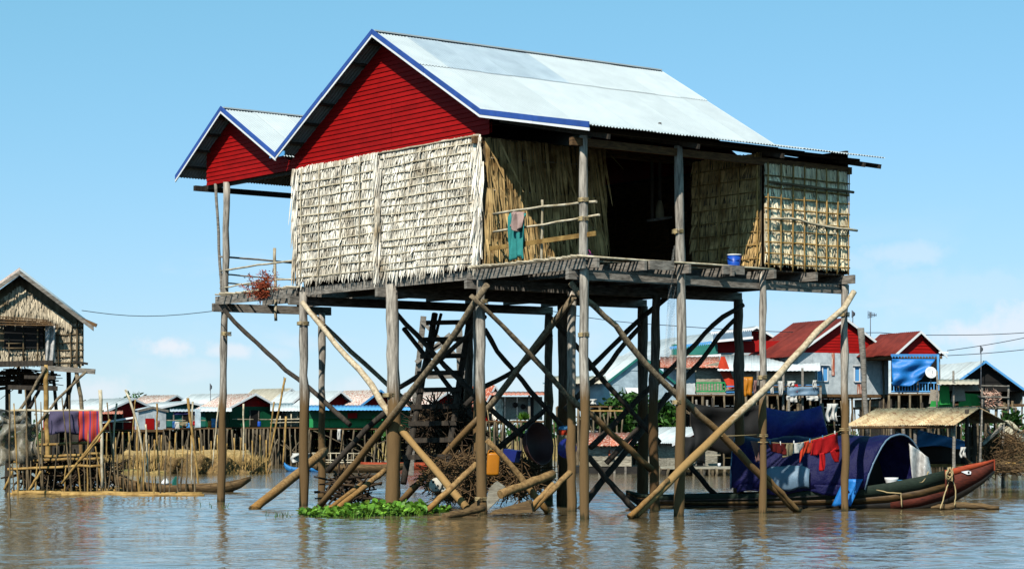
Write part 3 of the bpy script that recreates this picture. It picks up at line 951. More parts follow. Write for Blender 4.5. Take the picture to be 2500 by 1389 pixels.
mb.grid(lambda s, q: W(1611 + (8 + 4 * q + 2 * math.sin(s * 19)) * math.sin(q * 1.9 + .5) * math.cos(s * 6.283), 490 + 46 * q, 44.45 + .06 * math.sin(s * 6.283) * math.sin(q * 2.6 + .3)), 14, 8)
mb.build('bag', 'cloth_khaki', sh)
MB().beam(W(1611, 300, 44.5), W(1611, 538, 44.5), .05, .06).build('hanger', 'dark_wood', sh)
MB().beam(W(1592, 300, 44.5), W(1592, 538, 44.5), .05, .06).build('hanger', 'dark_wood', sh)
# dried shrub on the side porch
dp = thing('dried_shrub', 'dried reddish brown shrub hanging over the edge of the side porch', 'plant', G(640, 728, -.2))
mb, st = MB(), MB()
for k in range(46):
    a = G(640 + rnd.gauss(0, 6), 720 + rnd.gauss(0, 4), -.18)
    b = G(rnd.gauss(636, 20), rnd.uniform(662, 712) + (30 if rnd.random() < .25 else 0), -.2 + rnd.uniform(-.2, .25))
    pts = wob([a, b], 4, .03)
    st.tube(pts, [.008, .006, .005, .004, .003], 4)
    for j in range(24):
        q = pts[rnd.randrange(1, 5)] + Vector([rnd.gauss(0, .045) for _ in range(3)])
        d = Vector((rnd.gauss(0, 1), rnd.gauss(0, 1), rnd.gauss(-.3, 1))).normalized()
        mb.leaf(q, d, d.orthogonal().normalized(), rnd.uniform(.04, .09), .02)
st.build('stems', 'dry_plant', dp)
mb.build('leaves', 'dry_plant', dp, kind='stuff')
# pale fishing net hung from the porch post
mb = MB()
mb.grid(lambda s, q: S(lerp(1646, 1640, q) + lerp(-2, -20, q ** .6) * (1 - s) + 6 * s, lerp(600, 890, q), -3.0 + .06 * math.sin(s * 9 + q * 4)), 10, 20)
o = mb.build('fishing_net', 'net_pale')
tag(o, 'pale grey fishing net hanging in a strip beside the porch post', 'net')

# rope lashings where braces cross posts
def lash(c, r, parent=None, turns=4):
    pts = [c + Vector((r * math.cos(a), r * math.sin(a), .02 * a / 6.283 + rnd.uniform(-.004, .004))) for a in [i * math.pi / 5 for i in range(turns * 10 + 1)]]
    MB().tube(pts, .009, 5).build('lashing', 'rope', parent or house)
for (u, v, z, r) in ((0, 0, 4.05, .13), (0, 3.07, 2.3, .17), (0, -3.1, 3.3, .1), (2.3, -3.1, 2.1, .11), (4.5, -3.1, 2.6, .09), (6.78, -3.1, 3.9, .1), (0, 6.44, 3.9, .13), (0, 9.72, 3.8, .11), (0, -3.1, 5.4, .1), (0, -3.1, 5.74, .1), (2.3, -3.1, 5.3, .11), (0, 0, .25, .12)):
    lash(L(u, v, z), r)

# ------------------------------------------------------------------ generic far stilt houses
def panels(p, q, z0, z1, mat, parent, step=.8, name='wall_panel', th=.03, skip=()):
    n = max(1, round((q - p).length / step))
    d = (q - p) / n
    nn = d.cross(Z).normalized() * th
    for i in range(n):
        if i in skip:
            continue
        o = nn * rnd.uniform(-.3, .3)
        MB().prism([p + d * (i + .004) + Z * z0 + o, p + d * (i + .996) + Z * z0 + o, p + d * (i + .996) + Z * z1 + o, p + d * (i + .004) + Z * z1 + o], nn).build(name, mat, parent)
def hplanks(p, q, z0, z1, mat, parent, h=.22, name='plank'):
    n = max(1, round((z1 - z0) / h))
    hh = (z1 - z0) / n
    nn = (q - p).cross(Z).normalized() * .03
    for i in range(n):
        a, b = p + Z * (z0 + i * hh + .005), q + Z * (z0 + i * hh + .005)
        MB().prism([a, b, b + Z * (hh - .01), a + Z * (hh - .01)], nn * rnd.uniform(.8, 1.2)).build(name, mat, parent)
def far_roof(a, b, ed, ln, mat, parent, cw=.85, name='roof_sheet'):
    """sheets from the ridge a-b, ed the unit vector down the slope"""
    n = max(1, round((b - a).length / cw))
    d = (b - a) / n
    nn = d.cross(ed).normalized()
    if nn.z < 0:
        nn = -nn
    for i in range(n):
        e = rnd.uniform(-.03, .04)
        p = a + d * i + nn * rnd.uniform(0, .02)
        q = p + d * 1.02
        mb = MB()
        k = 10
        mb.grid(lambda s, t: p.lerp(q, s) + ed * ((ln + e) * t) + nn * (.012 * math.cos(s * k * math.pi)), k * 2, 1)
        mb.solid(name, mat, parent, thick=.015)
def stilts(corners, zt, parent, nx, ny, r=.045, mat='far_post', zb=-.5, lean=.12, skip=0):
    a, b, c, d = corners
    for i in range(nx):
        for j in range(ny):
            if rnd.random() < skip:
                continue
            s, t = i / max(1, nx - 1), j / max(1, ny - 1)
            p = a.lerp(b, s).lerp(d.lerp(c, s), t)
            top = Vector((p.x, p.y, zt))
            bot = Vector((p.x + rnd.gauss(0, lean), p.y + rnd.gauss(0, lean), zb))
            MB().tube(wob([bot, top], 5, .025), r * rnd.uniform(.75, 1.2), 6).build('post', mat, parent)
def braces(corners, zt, parent, n, mat='far_post', r=.03):
    a, b, c, d = corners
    for i in range(n):
        s0, s1, t = rnd.random(), rnd.random(), rnd.choice((0, 0, .5, 1))
        p = a.lerp(b, s0).lerp(d.lerp(c, s0), t)
        q = a.lerp(b, s1).lerp(d.lerp(c, s1), t)
        MB().tube(wob([Vector((p.x, p.y, rnd.uniform(-.2, .5))), Vector((q.x, q.y, zt * rnd.uniform(.6, 1)))], 5, .02), r, 6).build('brace', mat, parent)
def stilt_house(label, xl, xr, ya, ye, yf, xb, D, yaw=50, wall='green_wall', gable='red_wall', roof='white_roof', trim='white_trim',
                roof2=None, planks=False, nx=5, ny=3, over=.45, eave=.5, group=None, name='stilt_house', xa=None, back_z=None, wallstep=.8, open_front=False, stilt_mat='far_post', gboard=.2, nbr=5, shade_skirt=True, door=True):
    a = R(yaw)
    g = Vector((math.cos(a), math.sin(a), 0))
    r = Vector((-math.sin(a), math.cos(a), 0))
    sc_ = D / F
    w_ = (xr - xl) * sc_ / math.cos(a)
    Lr = abs(((xl + xr) / 2 if xa is None else xa) - xb) * sc_ / max(.2, abs(math.sin(a)))
    c = W((xl + xr) / 2, yf, D)
    zf = c.z
    ze, za = W(0, ye, D).z, W(0, ya, D).z
    c = Vector((c.x, c.y, 0))
    root = thing(name, label, 'house', c + r * Lr / 2, group)
    P = lambda s, t, z: c + g * (s * w_ / 2) + r * t + Z * z         # s -1..1 across, t back
    # walls
    wall_lists = [(P(-1, 0, 0), P(1, 0, 0)), (P(-1, Lr, 0), P(-1, 0, 0)), (P(1, 0, 0), P(1, Lr, 0)), (P(1, Lr, 0), P(-1, Lr, 0))]
    for k, (p, q) in enumerate(wall_lists):
        if k == 0 and open_front:
            continue
        if planks:
            hplanks(p, q, zf, ze, wall, root)
        else:
            panels(p, q, zf, ze, wall, root, wallstep)
    # gable boards
    for t0 in (0, Lr):
        n = max(2, round((za - ze) / gboard))
        for i in range(n):
            f0, f1 = i / n, min(.985, (i + 1) / n + .02)
            sgn = -1 if t0 == 0 else 1
            MB().prism([P(-(1 - f0), t0 + sgn * .01, lerp(ze, za, f0)), P(1 - f0, t0 + sgn * .01, lerp(ze, za, f0)), P(1 - f1, t0 - sgn * .015, lerp(ze, za, f1)), P(-(1 - f1), t0 - sgn * .015, lerp(ze, za, f1))], r * (.02 * sgn)).build('gable_board', gable, root)
    # roof
    hw, hh = w_ / 2, za - ze
    ln = math.hypot(hw, hh)
    for sg in (-1, 1):
        ed = (g * (sg * hw) + Z * -hh) / ln
        far_roof(P(0, -over, za + .05), P(0, Lr + over, za + .05), ed, ln + eave, (roof2 or roof) if sg > 0 else roof, root)
        for t0 in (-over - .02, Lr + over):
            p = P(0, t0, za + .08)
            q = p + ed * (ln + eave + .02)
            MB().prism([p, q, q - Z * .13, p - Z * .13], r * .03).build('fascia', trim, root)
    # floor and stilts
    MB().prism([P(-1.06, -.15, zf - .14), P(1.06, -.15, zf - .14), P(1.06, Lr + .1, zf - .14), P(-1.06, Lr + .1, zf - .14)], Z * .13).build('floor', 'plank_brown', root)
    cs = [P(-1, 0, 0), P(1, 0, 0), P(1, Lr, 0), P(-1, Lr, 0)]
    stilts(cs, zf - .1, root, nx, ny, mat=stilt_mat)
    braces(cs, zf - .1, root, nbr)
    if door and not open_front and zf < ze - .6:
        ws = min(.7, w_ * .2)
        for s_ in ((-.45, .4) if w_ > 3.5 else (.1,)):
            c_ = P(s_, -.045, 0)
            z0_, z1_ = (zf + .02, lerp(zf, ze, .82)) if s_ < .2 else (lerp(zf, ze, .4), lerp(zf, ze, .8))
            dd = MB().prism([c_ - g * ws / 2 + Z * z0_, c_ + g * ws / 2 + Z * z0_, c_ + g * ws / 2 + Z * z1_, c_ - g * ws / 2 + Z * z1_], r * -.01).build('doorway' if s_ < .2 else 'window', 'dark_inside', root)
            for e_ in (-1, 1):
                MB().beam(c_ + g * (e_ * ws / 2) + Z * z0_ - r * .02, c_ + g * (e_ * ws / 2) + Z * z1_ - r * .02, .05, .05, up=r).build('frame', 'plank_grey', dd)
        for (a_, b_) in ((-1, -.05), (.25, 1)):
            MB().beam(P(a_, -.3, zf + .45), P(b_, -.3, zf + .45), .04, .05).build('porch_rail', 'bamboo', root)
        MB().prism([P(-1.05, -.6, zf - .06), P(1.05, -.6, zf - .06), P(1.05, -.02, zf - .06), P(-1.05, -.02, zf - .06)], Z * .05).build('porch_floor', 'plank_brown', root)
    if shade_skirt:                           # dark boards added so the undercroft reads as deep shade
        for i, (p, q) in enumerate(((P(-1.1, Lr * .9, 0), P(1.1, Lr * .9, 0)), (P(-1, Lr * .9, 0), P(-1, .25 * Lr, 0)))):
            hplanks(p, q, -.1, zf - .15, 'dark_wood', root, .45, 'undercroft_shade_plank')
    root_info = dict(P=P, zf=zf, ze=ze, za=za, g=g, r=r, w=w_, L=Lr, root=root, D=D)
    return root_info
def window(h, s, z0, z1, ws, pane='sky_blue', frame='white_trim'):
    P, root, r, g = h['P'], h['root'], h['r'], h['g']
    c = P(s, -.05, 0)
    p, q = c - g * ws / 2, c + g * ws / 2
    w_ = MB().prism([p + Z * z0, q + Z * z0, q + Z * z1, p + Z * z1], -r * .02).build('window', pane, root)
    for (a, b) in ((p + Z * z0, q + Z * z0), (p + Z * z1, q + Z * z1), (p + Z * z0, p + Z * z1), (q + Z * z0, q + Z * z1), (c + Z * z0, c + Z * z1)):
        MB().beam(a - r * .03, b - r * .03, .05, .06, up=r).build('frame', frame, w_)
    MB().beam(p + Z * (z1 + .06) - r * .08 - g * .08, q + Z * (z1 + .06) - r * .08 + g * .08, .14, .04).build('hood', frame, w_)
def awning(label_parent, x0, x1, y0, y1, D0, D1, mat, parts_of, n=None, name='awning_sheet'):
    """sloping sheet roof: upper edge y0 at D1 (back), lower edge y1 at D0 (front)"""
    a, b, c, d = W(x0, y0, D1), W(x1, y0, D1), W(x1, y1, D0), W(x0, y1, D0)
    n = n or max(1, round((b - a).length / .85))
    for i in range(n):
        s, t = i / n, (i + 1) / n
        mb = MB()
        mb.grid(lambda u, v: a.lerp(b, lerp(s, t, u)).lerp(d.lerp(c, lerp(s, t, u)), v) + Z * (.012 * math.cos(u * 8 * math.pi)), 16, 1)
        mb.solid(name, mat, parts_of, thick=.015)
def deck(x0, x1, y, D0, D1, parent, mat='plank_brown', nx=5, ny=2, zlow=-.5, slats=True, r=.05, nb=3):
    a, b = W(x0, y, D0), W(x1, y, D0)
    c, d = W(x1, y, D1), W(x0, y, D1)
    z = a.z
    a, b, c, d = [Vector((p.x, p.y, 0)) for p in (a, b, c, d)]
    n = max(2, round((d - a).length / .35))
    for i in range(n):
        s = (i + .5) / n
        MB().beam(a.lerp(d, s) + Z * (z - .04), b.lerp(c, s) + Z * (z - .04), .3, .06).build('deck_board', mat, parent)
    stilts([a, b, c, d], z - .07, parent, nx, ny, r=r, zb=zlow)
    braces([a, b, c, d], z - .07, parent, nb)
    return z
def hang(name, label, cat, x0, x1, y0, y1, D, mat, amp=.05, seed=0, sag=0, parent=None, taper=0, nu=14, nv=10, group=None, D1=None):
    mb = MB()
    def fn(s, t):
        cx = (x0 + x1) / 2
        x = lerp(x0, x1, s)
        x = cx + (x - cx) * (1 - taper * t)
        y = lerp(y0, y1, t) + sag * math.sin(s * math.pi) * (1 - t * .3) + (y1 - y0) * .05 * math.sin(s * 8 + seed) * t
        Dd = D if D1 is None else lerp(D, D1, s)
        return W(x, y, Dd) + Vector((.3 * amp * math.sin(t * 6 + seed), amp * math.sin(s * 13 + seed + t * 2) * (.3 + t) + amp * .5 * math.sin(t * 9 + s * 4 + seed), 0))
    mb.grid(fn, nu, nv)
    o = mb.solid(name, mat, parent, thick=.012)
    if parent is None:
        tag(o, label, cat, group)
    return o
def pole(label, pts, D, r, mat='bamboo_tan', name='bamboo_pole', cat='pole', group=None, D1=None):
    k = len(pts) - 1
    p = wob([W(x, y, D if D1 is None else lerp(D, D1, i / k)) for i, (x, y) in enumerate(pts)], 9, .012)
    o = MB().tube(p, [r * lerp(1.1, .7, i / 9) for i in range(10)], 6).build(name, mat)
    return tag(o, label, cat, group)
def pot(name, label, cat, px, py, D, prof, mat, parent=None):
    c = W(px, py, D)
    o = MB().lathe(prof, c, 14).build(name, mat, parent)
    if parent is None:
        tag(o, label, cat)
    return o
def drum(label, px, py, D, r, h, mat, name='drum', cat='drum'):
    return pot(name, label, cat, px, py, D, [(.001, 0), (r * .94, 0), (r, .04), (r, h * .3), (r * 1.04, h * .33), (r, h * .36), (r, h * .64), (r * 1.04, h * .67), (r, h * .7), (r * .97, h - .03), (r * .9, h), (.001, h)], mat)

# ---------------- far left row
stilt_house('small far house with dark red gable and pale roof behind the striped cloth', 165, 236, 978, 1003, 1048, 130, 150, 40, 'red_wall', 'red_wall', 'white_roof', nx=4, ny=2, trim='plank_grey')
h = stilt_house('low red house with white roof beside the grey tin shed', 262, 368, 974, 1004, 1048, 215, 128, 48, 'red_wall', 'red_wall', 'white_roof', nx=6, ny=3, trim='white_trim')
awning(None, 232, 300, 1000, 1010, 124, 128, 'rust_roof', h['root'])
MB().beam(W(250, 1031, 124.5), W(345, 1016, 124.5), .06, .1).build('rail', 'white_trim', h['root'])
stilt_house('rusty roofed house rising behind the grey tin shed', 390, 452, 966, 988, 1040, 352, 150, 52, 'grey_tin', 'red_wall', 'rust_stripe', 'white_trim', nx=4, ny=2)
h = stilt_house('small grey tin shed with a red door on stilts', 342, 402, 995, 1003, 1048, 360, 121, 30, 'grey_tin', 'grey_tin', 'zinc_dull', 'plank_grey', nx=5, ny=2, wallstep=.4, over=.1, eave=.1, door=False)
P = h['P']
MB().prism([P(-.55, -.05, h['zf']), P(.1, -.05, h['zf']), P(.1, -.05, h['zf'] + .62), P(-.55, -.05, h['zf'] + .62)], -h['r'] * .04).build('door', 'red_wall', h['root'])
h = stilt_house('wide low teal house with white roof and porch laundry', 392, 510, 982, 996, 1044, 360, 130, 32, 'teal_wall', 'teal_wall', 'white_roof', nx=7, ny=3, open_front=False)
deck(400, 492, 1046, 120, 126, h['root'], nx=7, ny=2)
for (x, y0) in ((424, 1005), (476, 1004)):
    MB().beam(W(x, y0, 120.5), W(x, 1046, 120.5), .07, .07, up=Vector((0, 1, 0))).build('porch_post', 'plank_grey', h['root'])
awning(None, 415, 482, 998, 1004, 120.3, 128, 'zinc_dull', h['root'])
hang('awning_valance', 'blue valance', 'cloth', 425, 476, 1004, 1012, 120.4, 'tarp_navy', .03, 1, parent=h['root'])
MB().prism([W(476, 998, 120.2), W(490, 998, 120.2), W(490, 1043, 120.2), W(476, 1043, 120.2)], Vector((0, .05, 0))).build('side_panel', 'blue_tin', h['root'])
for (lb, x0, x1, y0, y1, m_) in (('blue shirt drying on the far teal porch rail', 421, 429, 1028, 1046, 'cloth_blue'), ('white shirt drying on the far teal porch rail', 427, 438, 1029, 1048, 'cloth_white'),
                                 ('tan blanket drying on the far teal porch rail', 438, 459, 1029, 1040, 'cloth_khaki'), ('red cloth drying on the far teal porch rail', 466, 476, 1028, 1038, 'cloth_red'),
                                 ('pale blue sheet drying on the far teal porch rail', 455, 467, 1032, 1045, 'tarp_skyblue'), ('pink clothes drying beside the grey tin shed', 383, 390, 1026, 1042, 'cloth_pink')):
    hang('drying_cloth', lb, 'laundry', x0, x1, y0, y1, 119.8, m_, .04, rnd.random() * 6, taper=.1, nu=8, nv=6)
h = stilt_house('far house with plain white roof and open store front', 494, 560, 963, 990, 1042, 470, 134, 45, 'board_grey', 'teal_wall', 'white_roof', nx=6, ny=3, planks=True)
awning(None, 488, 566, 986, 1004, 119, 132, 'white_roof', h['root'])
deck(488, 566, 1044, 119, 127, h['root'], nx=8, ny=3)
for (lb, x, r_, hh, m_) in (('orange water jar on the far store porch', 513, .13, .36, 'orange_plastic'), ('tall blue drum on the far store porch', 524, .2, .5, 'cyan_plastic'), ('small blue drum at the right of the far store porch', 543, .15, .42, 'blue_plastic')):
    drum(lb, x, 1043, 120, r_, hh, m_)
h = stilt_house('green walled far house with red gable and striped rusty roof', 566, 662, 963, 992, 1042, 545, 126, 40, 'green_wall', 'red_wall', 'rust_stripe', nx=7, ny=3)
deck(590, 664, 1043, 117, 123, h['root'], nx=9, ny=2, r=.06, nb=6)
drum('blue drum standing before the green far wall', 633, 1041, 118, .1, .28, 'blue_plastic')
h = stilt_house('far house with broad beige roof and red gable', 664, 738, 950, 986, 1042, 620, 138, 46, 'green_wall', 'red_wall', 'beige_roof', nx=5, ny=3)
h = stilt_house('far house with low white awning roof left of the thick post', 700, 778, 956, 992, 1040, 690, 128, 30, 'board_grey', 'red_wall', 'white_roof', nx=5, ny=3, planks=True)
awning(None, 660, 760, 984, 1003, 117, 127, 'white_roof', h['root'])
deck(655, 760, 1042, 116, 125, h['root'], nx=9, ny=3, r=.05)
for y in (1024, 1032):
    MB().tube(wob([W(660, y, 116.2), W(745, y - 2, 116.2)], 5, .01), .03, 6).build('porch_rail', 'bamboo', h['root'])
for (x, y0) in ((711, 1010), (684, 1015), (698, 1018), (735, 1012)):
    MB().tube([W(x, y0, 116.3), W(x, 1043, 116.3)], .035, 6).build('porch_post', 'bamboo', h['root'])
h = stilt_house('long green far house with sky blue awning and two red gables', 785, 858, 957, 989, 1045, 760, 122, 38, 'green_wall', 'red_wall', 'white_roof', nx=5, ny=3)
g2 = stilt_house('far house with striped rusty roof joined to the blue awning', 875, 962, 954, 990, 1045, 842, 122, 38, 'green_wall', 'red_wall', 'rust_stripe', 'sky_blue', nx=6, ny=3)
awning(None, 752, 1002, 989, 1001, 113, 121, 'sky_blue', h['root'])
p, q = W(755, 1045, 114.5), W(1000, 1045, 114.5)
p.z = q.z = 0
panels(p, q, W(0, 1043, 114.5).z, W(0, 1003, 114.5).z, 'green_bright', h['root'], 1.0)
MB().prism([W(755, 1001, 114), W(1000, 1001, 114), W(1000, 1022, 114), W(755, 1022, 114)], Vector((0, .05, 0))).build('upper_wall', 'green_wall', h['root'])
MB().prism([W(908, 1014, 113.9), W(933, 1014, 113.9), W(935, 1025, 113.4), W(910, 1025, 113.4)], Vector((0, .04, .03))).build('shutter', 'green_bright', h['root'])
MB().prism([W(849, 1008, 113.8), W(872, 1007, 113.8), W(872, 1020, 113.8), W(849, 1021, 113.8)], Vector((0, .04, 0))).build('window_cloth', 'red_wall', h['root'])
deck(755, 1000, 1045, 113.8, 121, h['root'], nx=10, ny=3, r=.05, nb=8)
hang('drying_cloth', 'white shirt hanging under the long green far house', 'laundry', 823, 832, 1047, 1075, 113, 'cloth_white', .05, 1, taper=.3, nu=8, nv=6)
hang('drying_cloth', 'white rag hanging right of the shirt under the green house', 'laundry', 887, 892, 1045, 1062, 113, 'cloth_white', .03, 2, nu=6, nv=6)
# ---------------- far middle
stilt_house('far house with two orange rust roofs behind the ladder', 1046, 1118, 958, 984, 1035, 1000, 118, 42, 'red_wall', 'red_wall', 'rust_stripe', nx=5, ny=3)
stilt_house('far house with bright rusty roof right of the ladder', 1122, 1196, 952, 982, 1035, 1096, 122, 42, 'red_wall', 'red_wall', 'rust_stripe', nx=5, ny=3)
stilt_house('bright red far house end with rusty roof left of the woven shack', 1178, 1212, 944, 975, 1030, 1150, 104, 40, 'red_wall', 'red_wall', 'rust_roof', nx=3, ny=2, trim='white_trim')
# woven shack
sk = thing('shack', 'grey woven mat shack with round holes in its wall on a deck', 'shack', WW(1270, 1150))
p, q = W(1203, 1025, 96), W(1322, 1025, 96)
p.z = q.z = 0
panels(p, q, W(0, 1024, 96).z, W(0, 968, 96).z, 'mat_wall', sk, .55)
panels(q, q + Vector((0, 3, 0)), W(0, 1024, 96).z, W(0, 968, 96).z, 'mat_wall', sk, .55)
panels(p + Vector((0, 3, 0)), p, W(0, 1024, 96).z, W(0, 968, 96).z, 'mat_wall', sk, .55)
mb = MB()
for _ in range(260):
    mb.leaf(W(rnd.uniform(1203, 1226), rnd.uniform(972, 1012), 95.8), (-Z + Vector((rnd.gauss(0, .2), -.2, 0))).normalized(), Vector((1, rnd.gauss(0, .3), 0)).normalized(), rnd.uniform(.15, .3), .06)
mb.build('palm_leaves', 'thatch', sk, kind='stuff')
awning(None, 1196, 1335, 956, 964, 94.8, 99.5, 'rust_roof', sk)
for (x, y) in ((1258, 988), (1277, 992)):
    MB().lathe([(.001, 0), (.1, .0), (.12, .04), (.1, .06), (.001, .06)], W(x, y, 95.85), 12, Vector((0, -1, 0))).build('basket_lid', 'black', sk)
MB().beam(W(1292, 965, 95.3), W(1292, 1060, 95.3), .1, .1, up=Vector((0, 1, 0))).build('corner_post', 'plank_grey', sk)
MB().prism([W(1288, 968, 95.7), W(1303, 968, 95.7), W(1303, 1022, 95.7), W(1288, 1022, 95.7)], Vector((0, .04, 0))).build('doorway', 'black', sk)
deck(1185, 1340, 1026, 94.6, 99, sk, nx=8, ny=3, r=.06, nb=5)
mb = MB()
for _ in range(160):
    d = Vector((rnd.gauss(0, .6), rnd.gauss(0, .6), 1)).normalized()
    mb.leaf(W(rnd.gauss(1279, 4), 1024, 95), d, d.orthogonal().normalized(), rnd.uniform(.15, .38), .05)
o = mb.build('potted_grass', 'leaf')
tag(o, 'tuft of yellow green grass growing on the shack deck', 'plant')
# grey tin house
h = stilt_house('tall grey corrugated house with teal trimmed gable in the middle distance', 1472, 1655, 869, 940, 988, 1520, 100, 28, 'blue_tin', 'blue_tin', 'white_roof', 'teal_wall', nx=6, ny=3, gboard=.75, nbr=8, door=False, over=.12, eave=.2)
P = h['P']
zf = h['zf']
wsh = MB().prism([P(-.42, -.05, zf + .35), P(-.1, -.05, zf + .35), P(-.1, -.05, zf + .72), P(-.42, -.05, zf + .72)], -h['r'] * .02).build('window', 'black', h['root'])
MB().prism([P(-.44, -.3, zf + .5), P(-.08, -.3, zf + .5), P(-.08, -.06, zf + .76), P(-.44, -.06, zf + .76)], Z * .03).build('shutter', 'white', wsh)
awning(None, 1352, 1478, 918, 936, 97.5, 100, 'beige_roof', h['root'])
awning(None, 1325, 1400, 934, 942, 96, 100, 'zinc_dull', h['root'])
p, q = W(1365, 990, 98.5), W(1475, 990, 98.5)
p.z = q.z = 0
panels(p, q, zf, W(0, 935, 98.5).z, 'blue_tin', h['root'], .7)
deck(1360, 1620, 990, 96.5, 99.5, h['root'], nx=11, ny=3, r=.055, nb=8)
deck(1430, 1520, 1000, 93.5, 96.2, h['root'], 'bamboo_tan', nx=6, ny=2, r=.04)
hang('drying_cloth', 'white and purple cloth heaped on the grey house deck', 'laundry', 1432, 1456, 974, 988, 94.5, 'cloth_white', .1, 1, nu=8, nv=6)
# timber frame seen past the ladder
fr = thing('timber_frame', 'weathered timber stair frame standing behind the dark ladder', 'frame', WW(1080, 1170))
for (a, b, w_) in (((1034, 772), (1010, 1010), .2), ((1120, 792), (1128, 1020), .24), ((1131, 900), (1128, 1160), .24), ((1010, 1000), (1003, 1160), .2)):
    MB().beam(W(a[0], a[1], 76), W(b[0], b[1], 76), w_, .15, up=Vector((0, 1, 0))).build('upright', 'plank_grey', fr)
for (a, b) in (((1028, 782), (1135, 890)), ((1042, 920), (1136, 918)), ((1015, 885), (1100, 815)), ((1045, 860), (1090, 836))):
    MB().beam(W(a[0], a[1], 75.8), W(b[0], b[1], 75.8), .06, .14).build('cross_board', 'plank_grey', fr)
# houseboats
def houseboat(label, x0, x1, yw, yr0, yr1, ye, D, wall, roof, name='houseboat'):
    b = thing(name, label, 'houseboat', W((x0 + x1) / 2, yw, D))
    D2 = D + 4
    hw = MB().prism([W(x0 - 25, yw + 2, D), W(x1 + 20, yw + 2, D), W(x1 + 30, yw - 22, D), W(x0 - 35, yw - 22, D)], Vector((0, 4, 0))).build('hull', 'hull_dark', b)
    p, q = W(x0, yw, D), W(x1, yw, D)
    p.z = q.z = 0
    z0, z1 = W(0, yw - 20, D).z, W(0, ye, D).z
    n = max(2, round((q - p).length / .6))
    for i in range(n):
        for j in range(3):
            a, c_ = p.lerp(q, i / n), p.lerp(q, (i + 1) / n)
            za, zb = lerp(z0, z1, j / 3), lerp(z0, z1, (j + 1) / 3)
            MB().prism([a + Z * za, c_ + Z * za, c_ + Z * (zb - .01), a + Z * (zb - .01)], Vector((0, .04, 0))).build('wall_panel', wall, b)
    panels(q, q + Vector((0, 4, 0)), z0, z1, wall, b)
    panels(p + Vector((0, 4, 0)), p, z0, z1, wall, b)
    awning(None, x0 - 8, x1 + 10, yr0, yr1, D - .4, D + 2, roof, b, name='roof_sheet')
    return b
hb = houseboat('houseboat with rusty red roof and patched board walls', 1436, 1540, 1160, 1056, 1088, 1090, 88, 'board_grey', 'rust_roof')
MB().prism([W(1486, 1098, 87.9), W(1499, 1098, 87.9), W(1499, 1120, 87.9), W(1486, 1120, 87.9)], Vector((0, .02, 0))).build('hatch', 'rust_roof', hb)
for x in (1463, 1500, 1527):
    MB().beam(W(x, 1138, 87.7), W(x, 1170, 87.7), .08, .08, up=Vector((0, 1, 0))).build('float_post', 'plank_grey', hb)
awning(None, 1425, 1535, 1048, 1060, 96, 98, 'white_roof', hb, name='rear_roof_sheet')
h = stilt_house('low river house with red gable and dark cloth front', 1652, 1752, 1046, 1072, 1138, 1620, 86, 24, 'board_grey', 'red_wall', 'white_roof', nx=6, ny=2, nbr=2)
hang('dark_curtain', 'black cloth curtain hung before the low red gable house', 'curtain', 1666, 1722, 1066, 1128, 84.5, 'black', .08, 0)
deck(1612, 1790, 1140, 82.5, 86, h['root'], 'board_grey', nx=10, ny=2, r=.06, nb=0)
pot('lantern', 'round red lantern under the low red gable', 'lantern', 1748, 1100, 84, [(.001, 0), (.06, .01), (.09, .07), (.09, .1), (.06, .16), (.001, .17)], 'cloth_red')
pot('tin', 'small white tin on the low river house deck', 'tin', 1756, 1139, 83, [(.001, 0), (.06, 0), (.06, .14), (.001, .14)], 'white')
# ---------------- far right complex
h = stilt_house('large teal and red house with stepped roof and white scalloped edge', 1735, 1945, 800, 858, 868, 1640, 112, 14, 'zinc_dull', 'red_wall', 'zinc_dull', 'white_trim', nx=2, ny=2, nbr=0, gboard=.18, shade_skirt=False)
rt = h['root']
p, q = W(1635, 962, 110), W(1990, 962, 110)
p.z = q.z = 0
panels(p, q, W(0, 962, 110).z, W(0, 866, 110).z, 'board_grey', rt, .8)
for (x0, x1, y0, y1, Dd, m_, nm) in ((1640, 1752, 840, 866, 108.5, 'teal_wall', 'upper_wall'), (1742, 1835, 808, 832, 108, 'tarp_grey', 'clerestory'), (1748, 1935, 832, 861, 108.6, 'red_wall', 'red_panel')):
    MB().prism([W(x0, y1, Dd), W(x1, y1, Dd), W(x1, y0, Dd), W(x0, y0, Dd)], Vector((0, .2, 0))).build(nm, m_, rt)
def scallop(x0, x1, y0, y1, D, h_, mat, parent, step=5):
    n = max(3, int((x1 - x0) / step))
    poly = [W(x1, y1, D), W(x0, y0, D)]
    pts = []
    for i in range(n):
        for t, k in ((0, 0), (.5, 1)):
            s = (i + t) / n
            pts.append(W(lerp(x0, x1, s), lerp(y0, y1, s) + (h_ if k else h_ * .45), D))
    pts.append(W(x1, y1 + h_ * .45, D))
    mb = MB()
    top = [W(lerp(x0, x1, i / (len(pts) - 1)), lerp(y0, y1, i / (len(pts) - 1)), D) for i in range(len(pts))]
    for i in range(len(pts) - 1):
        mb.prism([top[i], top[i + 1], pts[i + 1], pts[i]], Vector((0, .03, 0)))
    return mb.build('scalloped_trim', mat, parent)
scallop(1635, 1740, 846, 832, 107.8, 9, 'sky_blue', rt)
scallop(1635, 1760, 872, 864, 107.6, 8, 'white_trim', rt)
scallop(1735, 1840, 810, 800, 107.5, 8, 'white_trim', rt)
MB().beam(W(1738, 834, 107.6), W(1838, 824, 107.6), .1, .12).build('eave_board', 'white_trim', rt)
awning(None, 1752, 2003, 867, 905, 103, 108, 'white_roof', rt)
awning(None, 1612, 1756, 871, 897, 103.5, 107, 'rust_roof', rt)
MB().prism([W(1700, 960, 104), W(1765, 960, 104), W(1765, 880, 104), W(1700, 898, 104)], Vector((0, .05, 0))).build('board_wall', 'board_grey', rt)
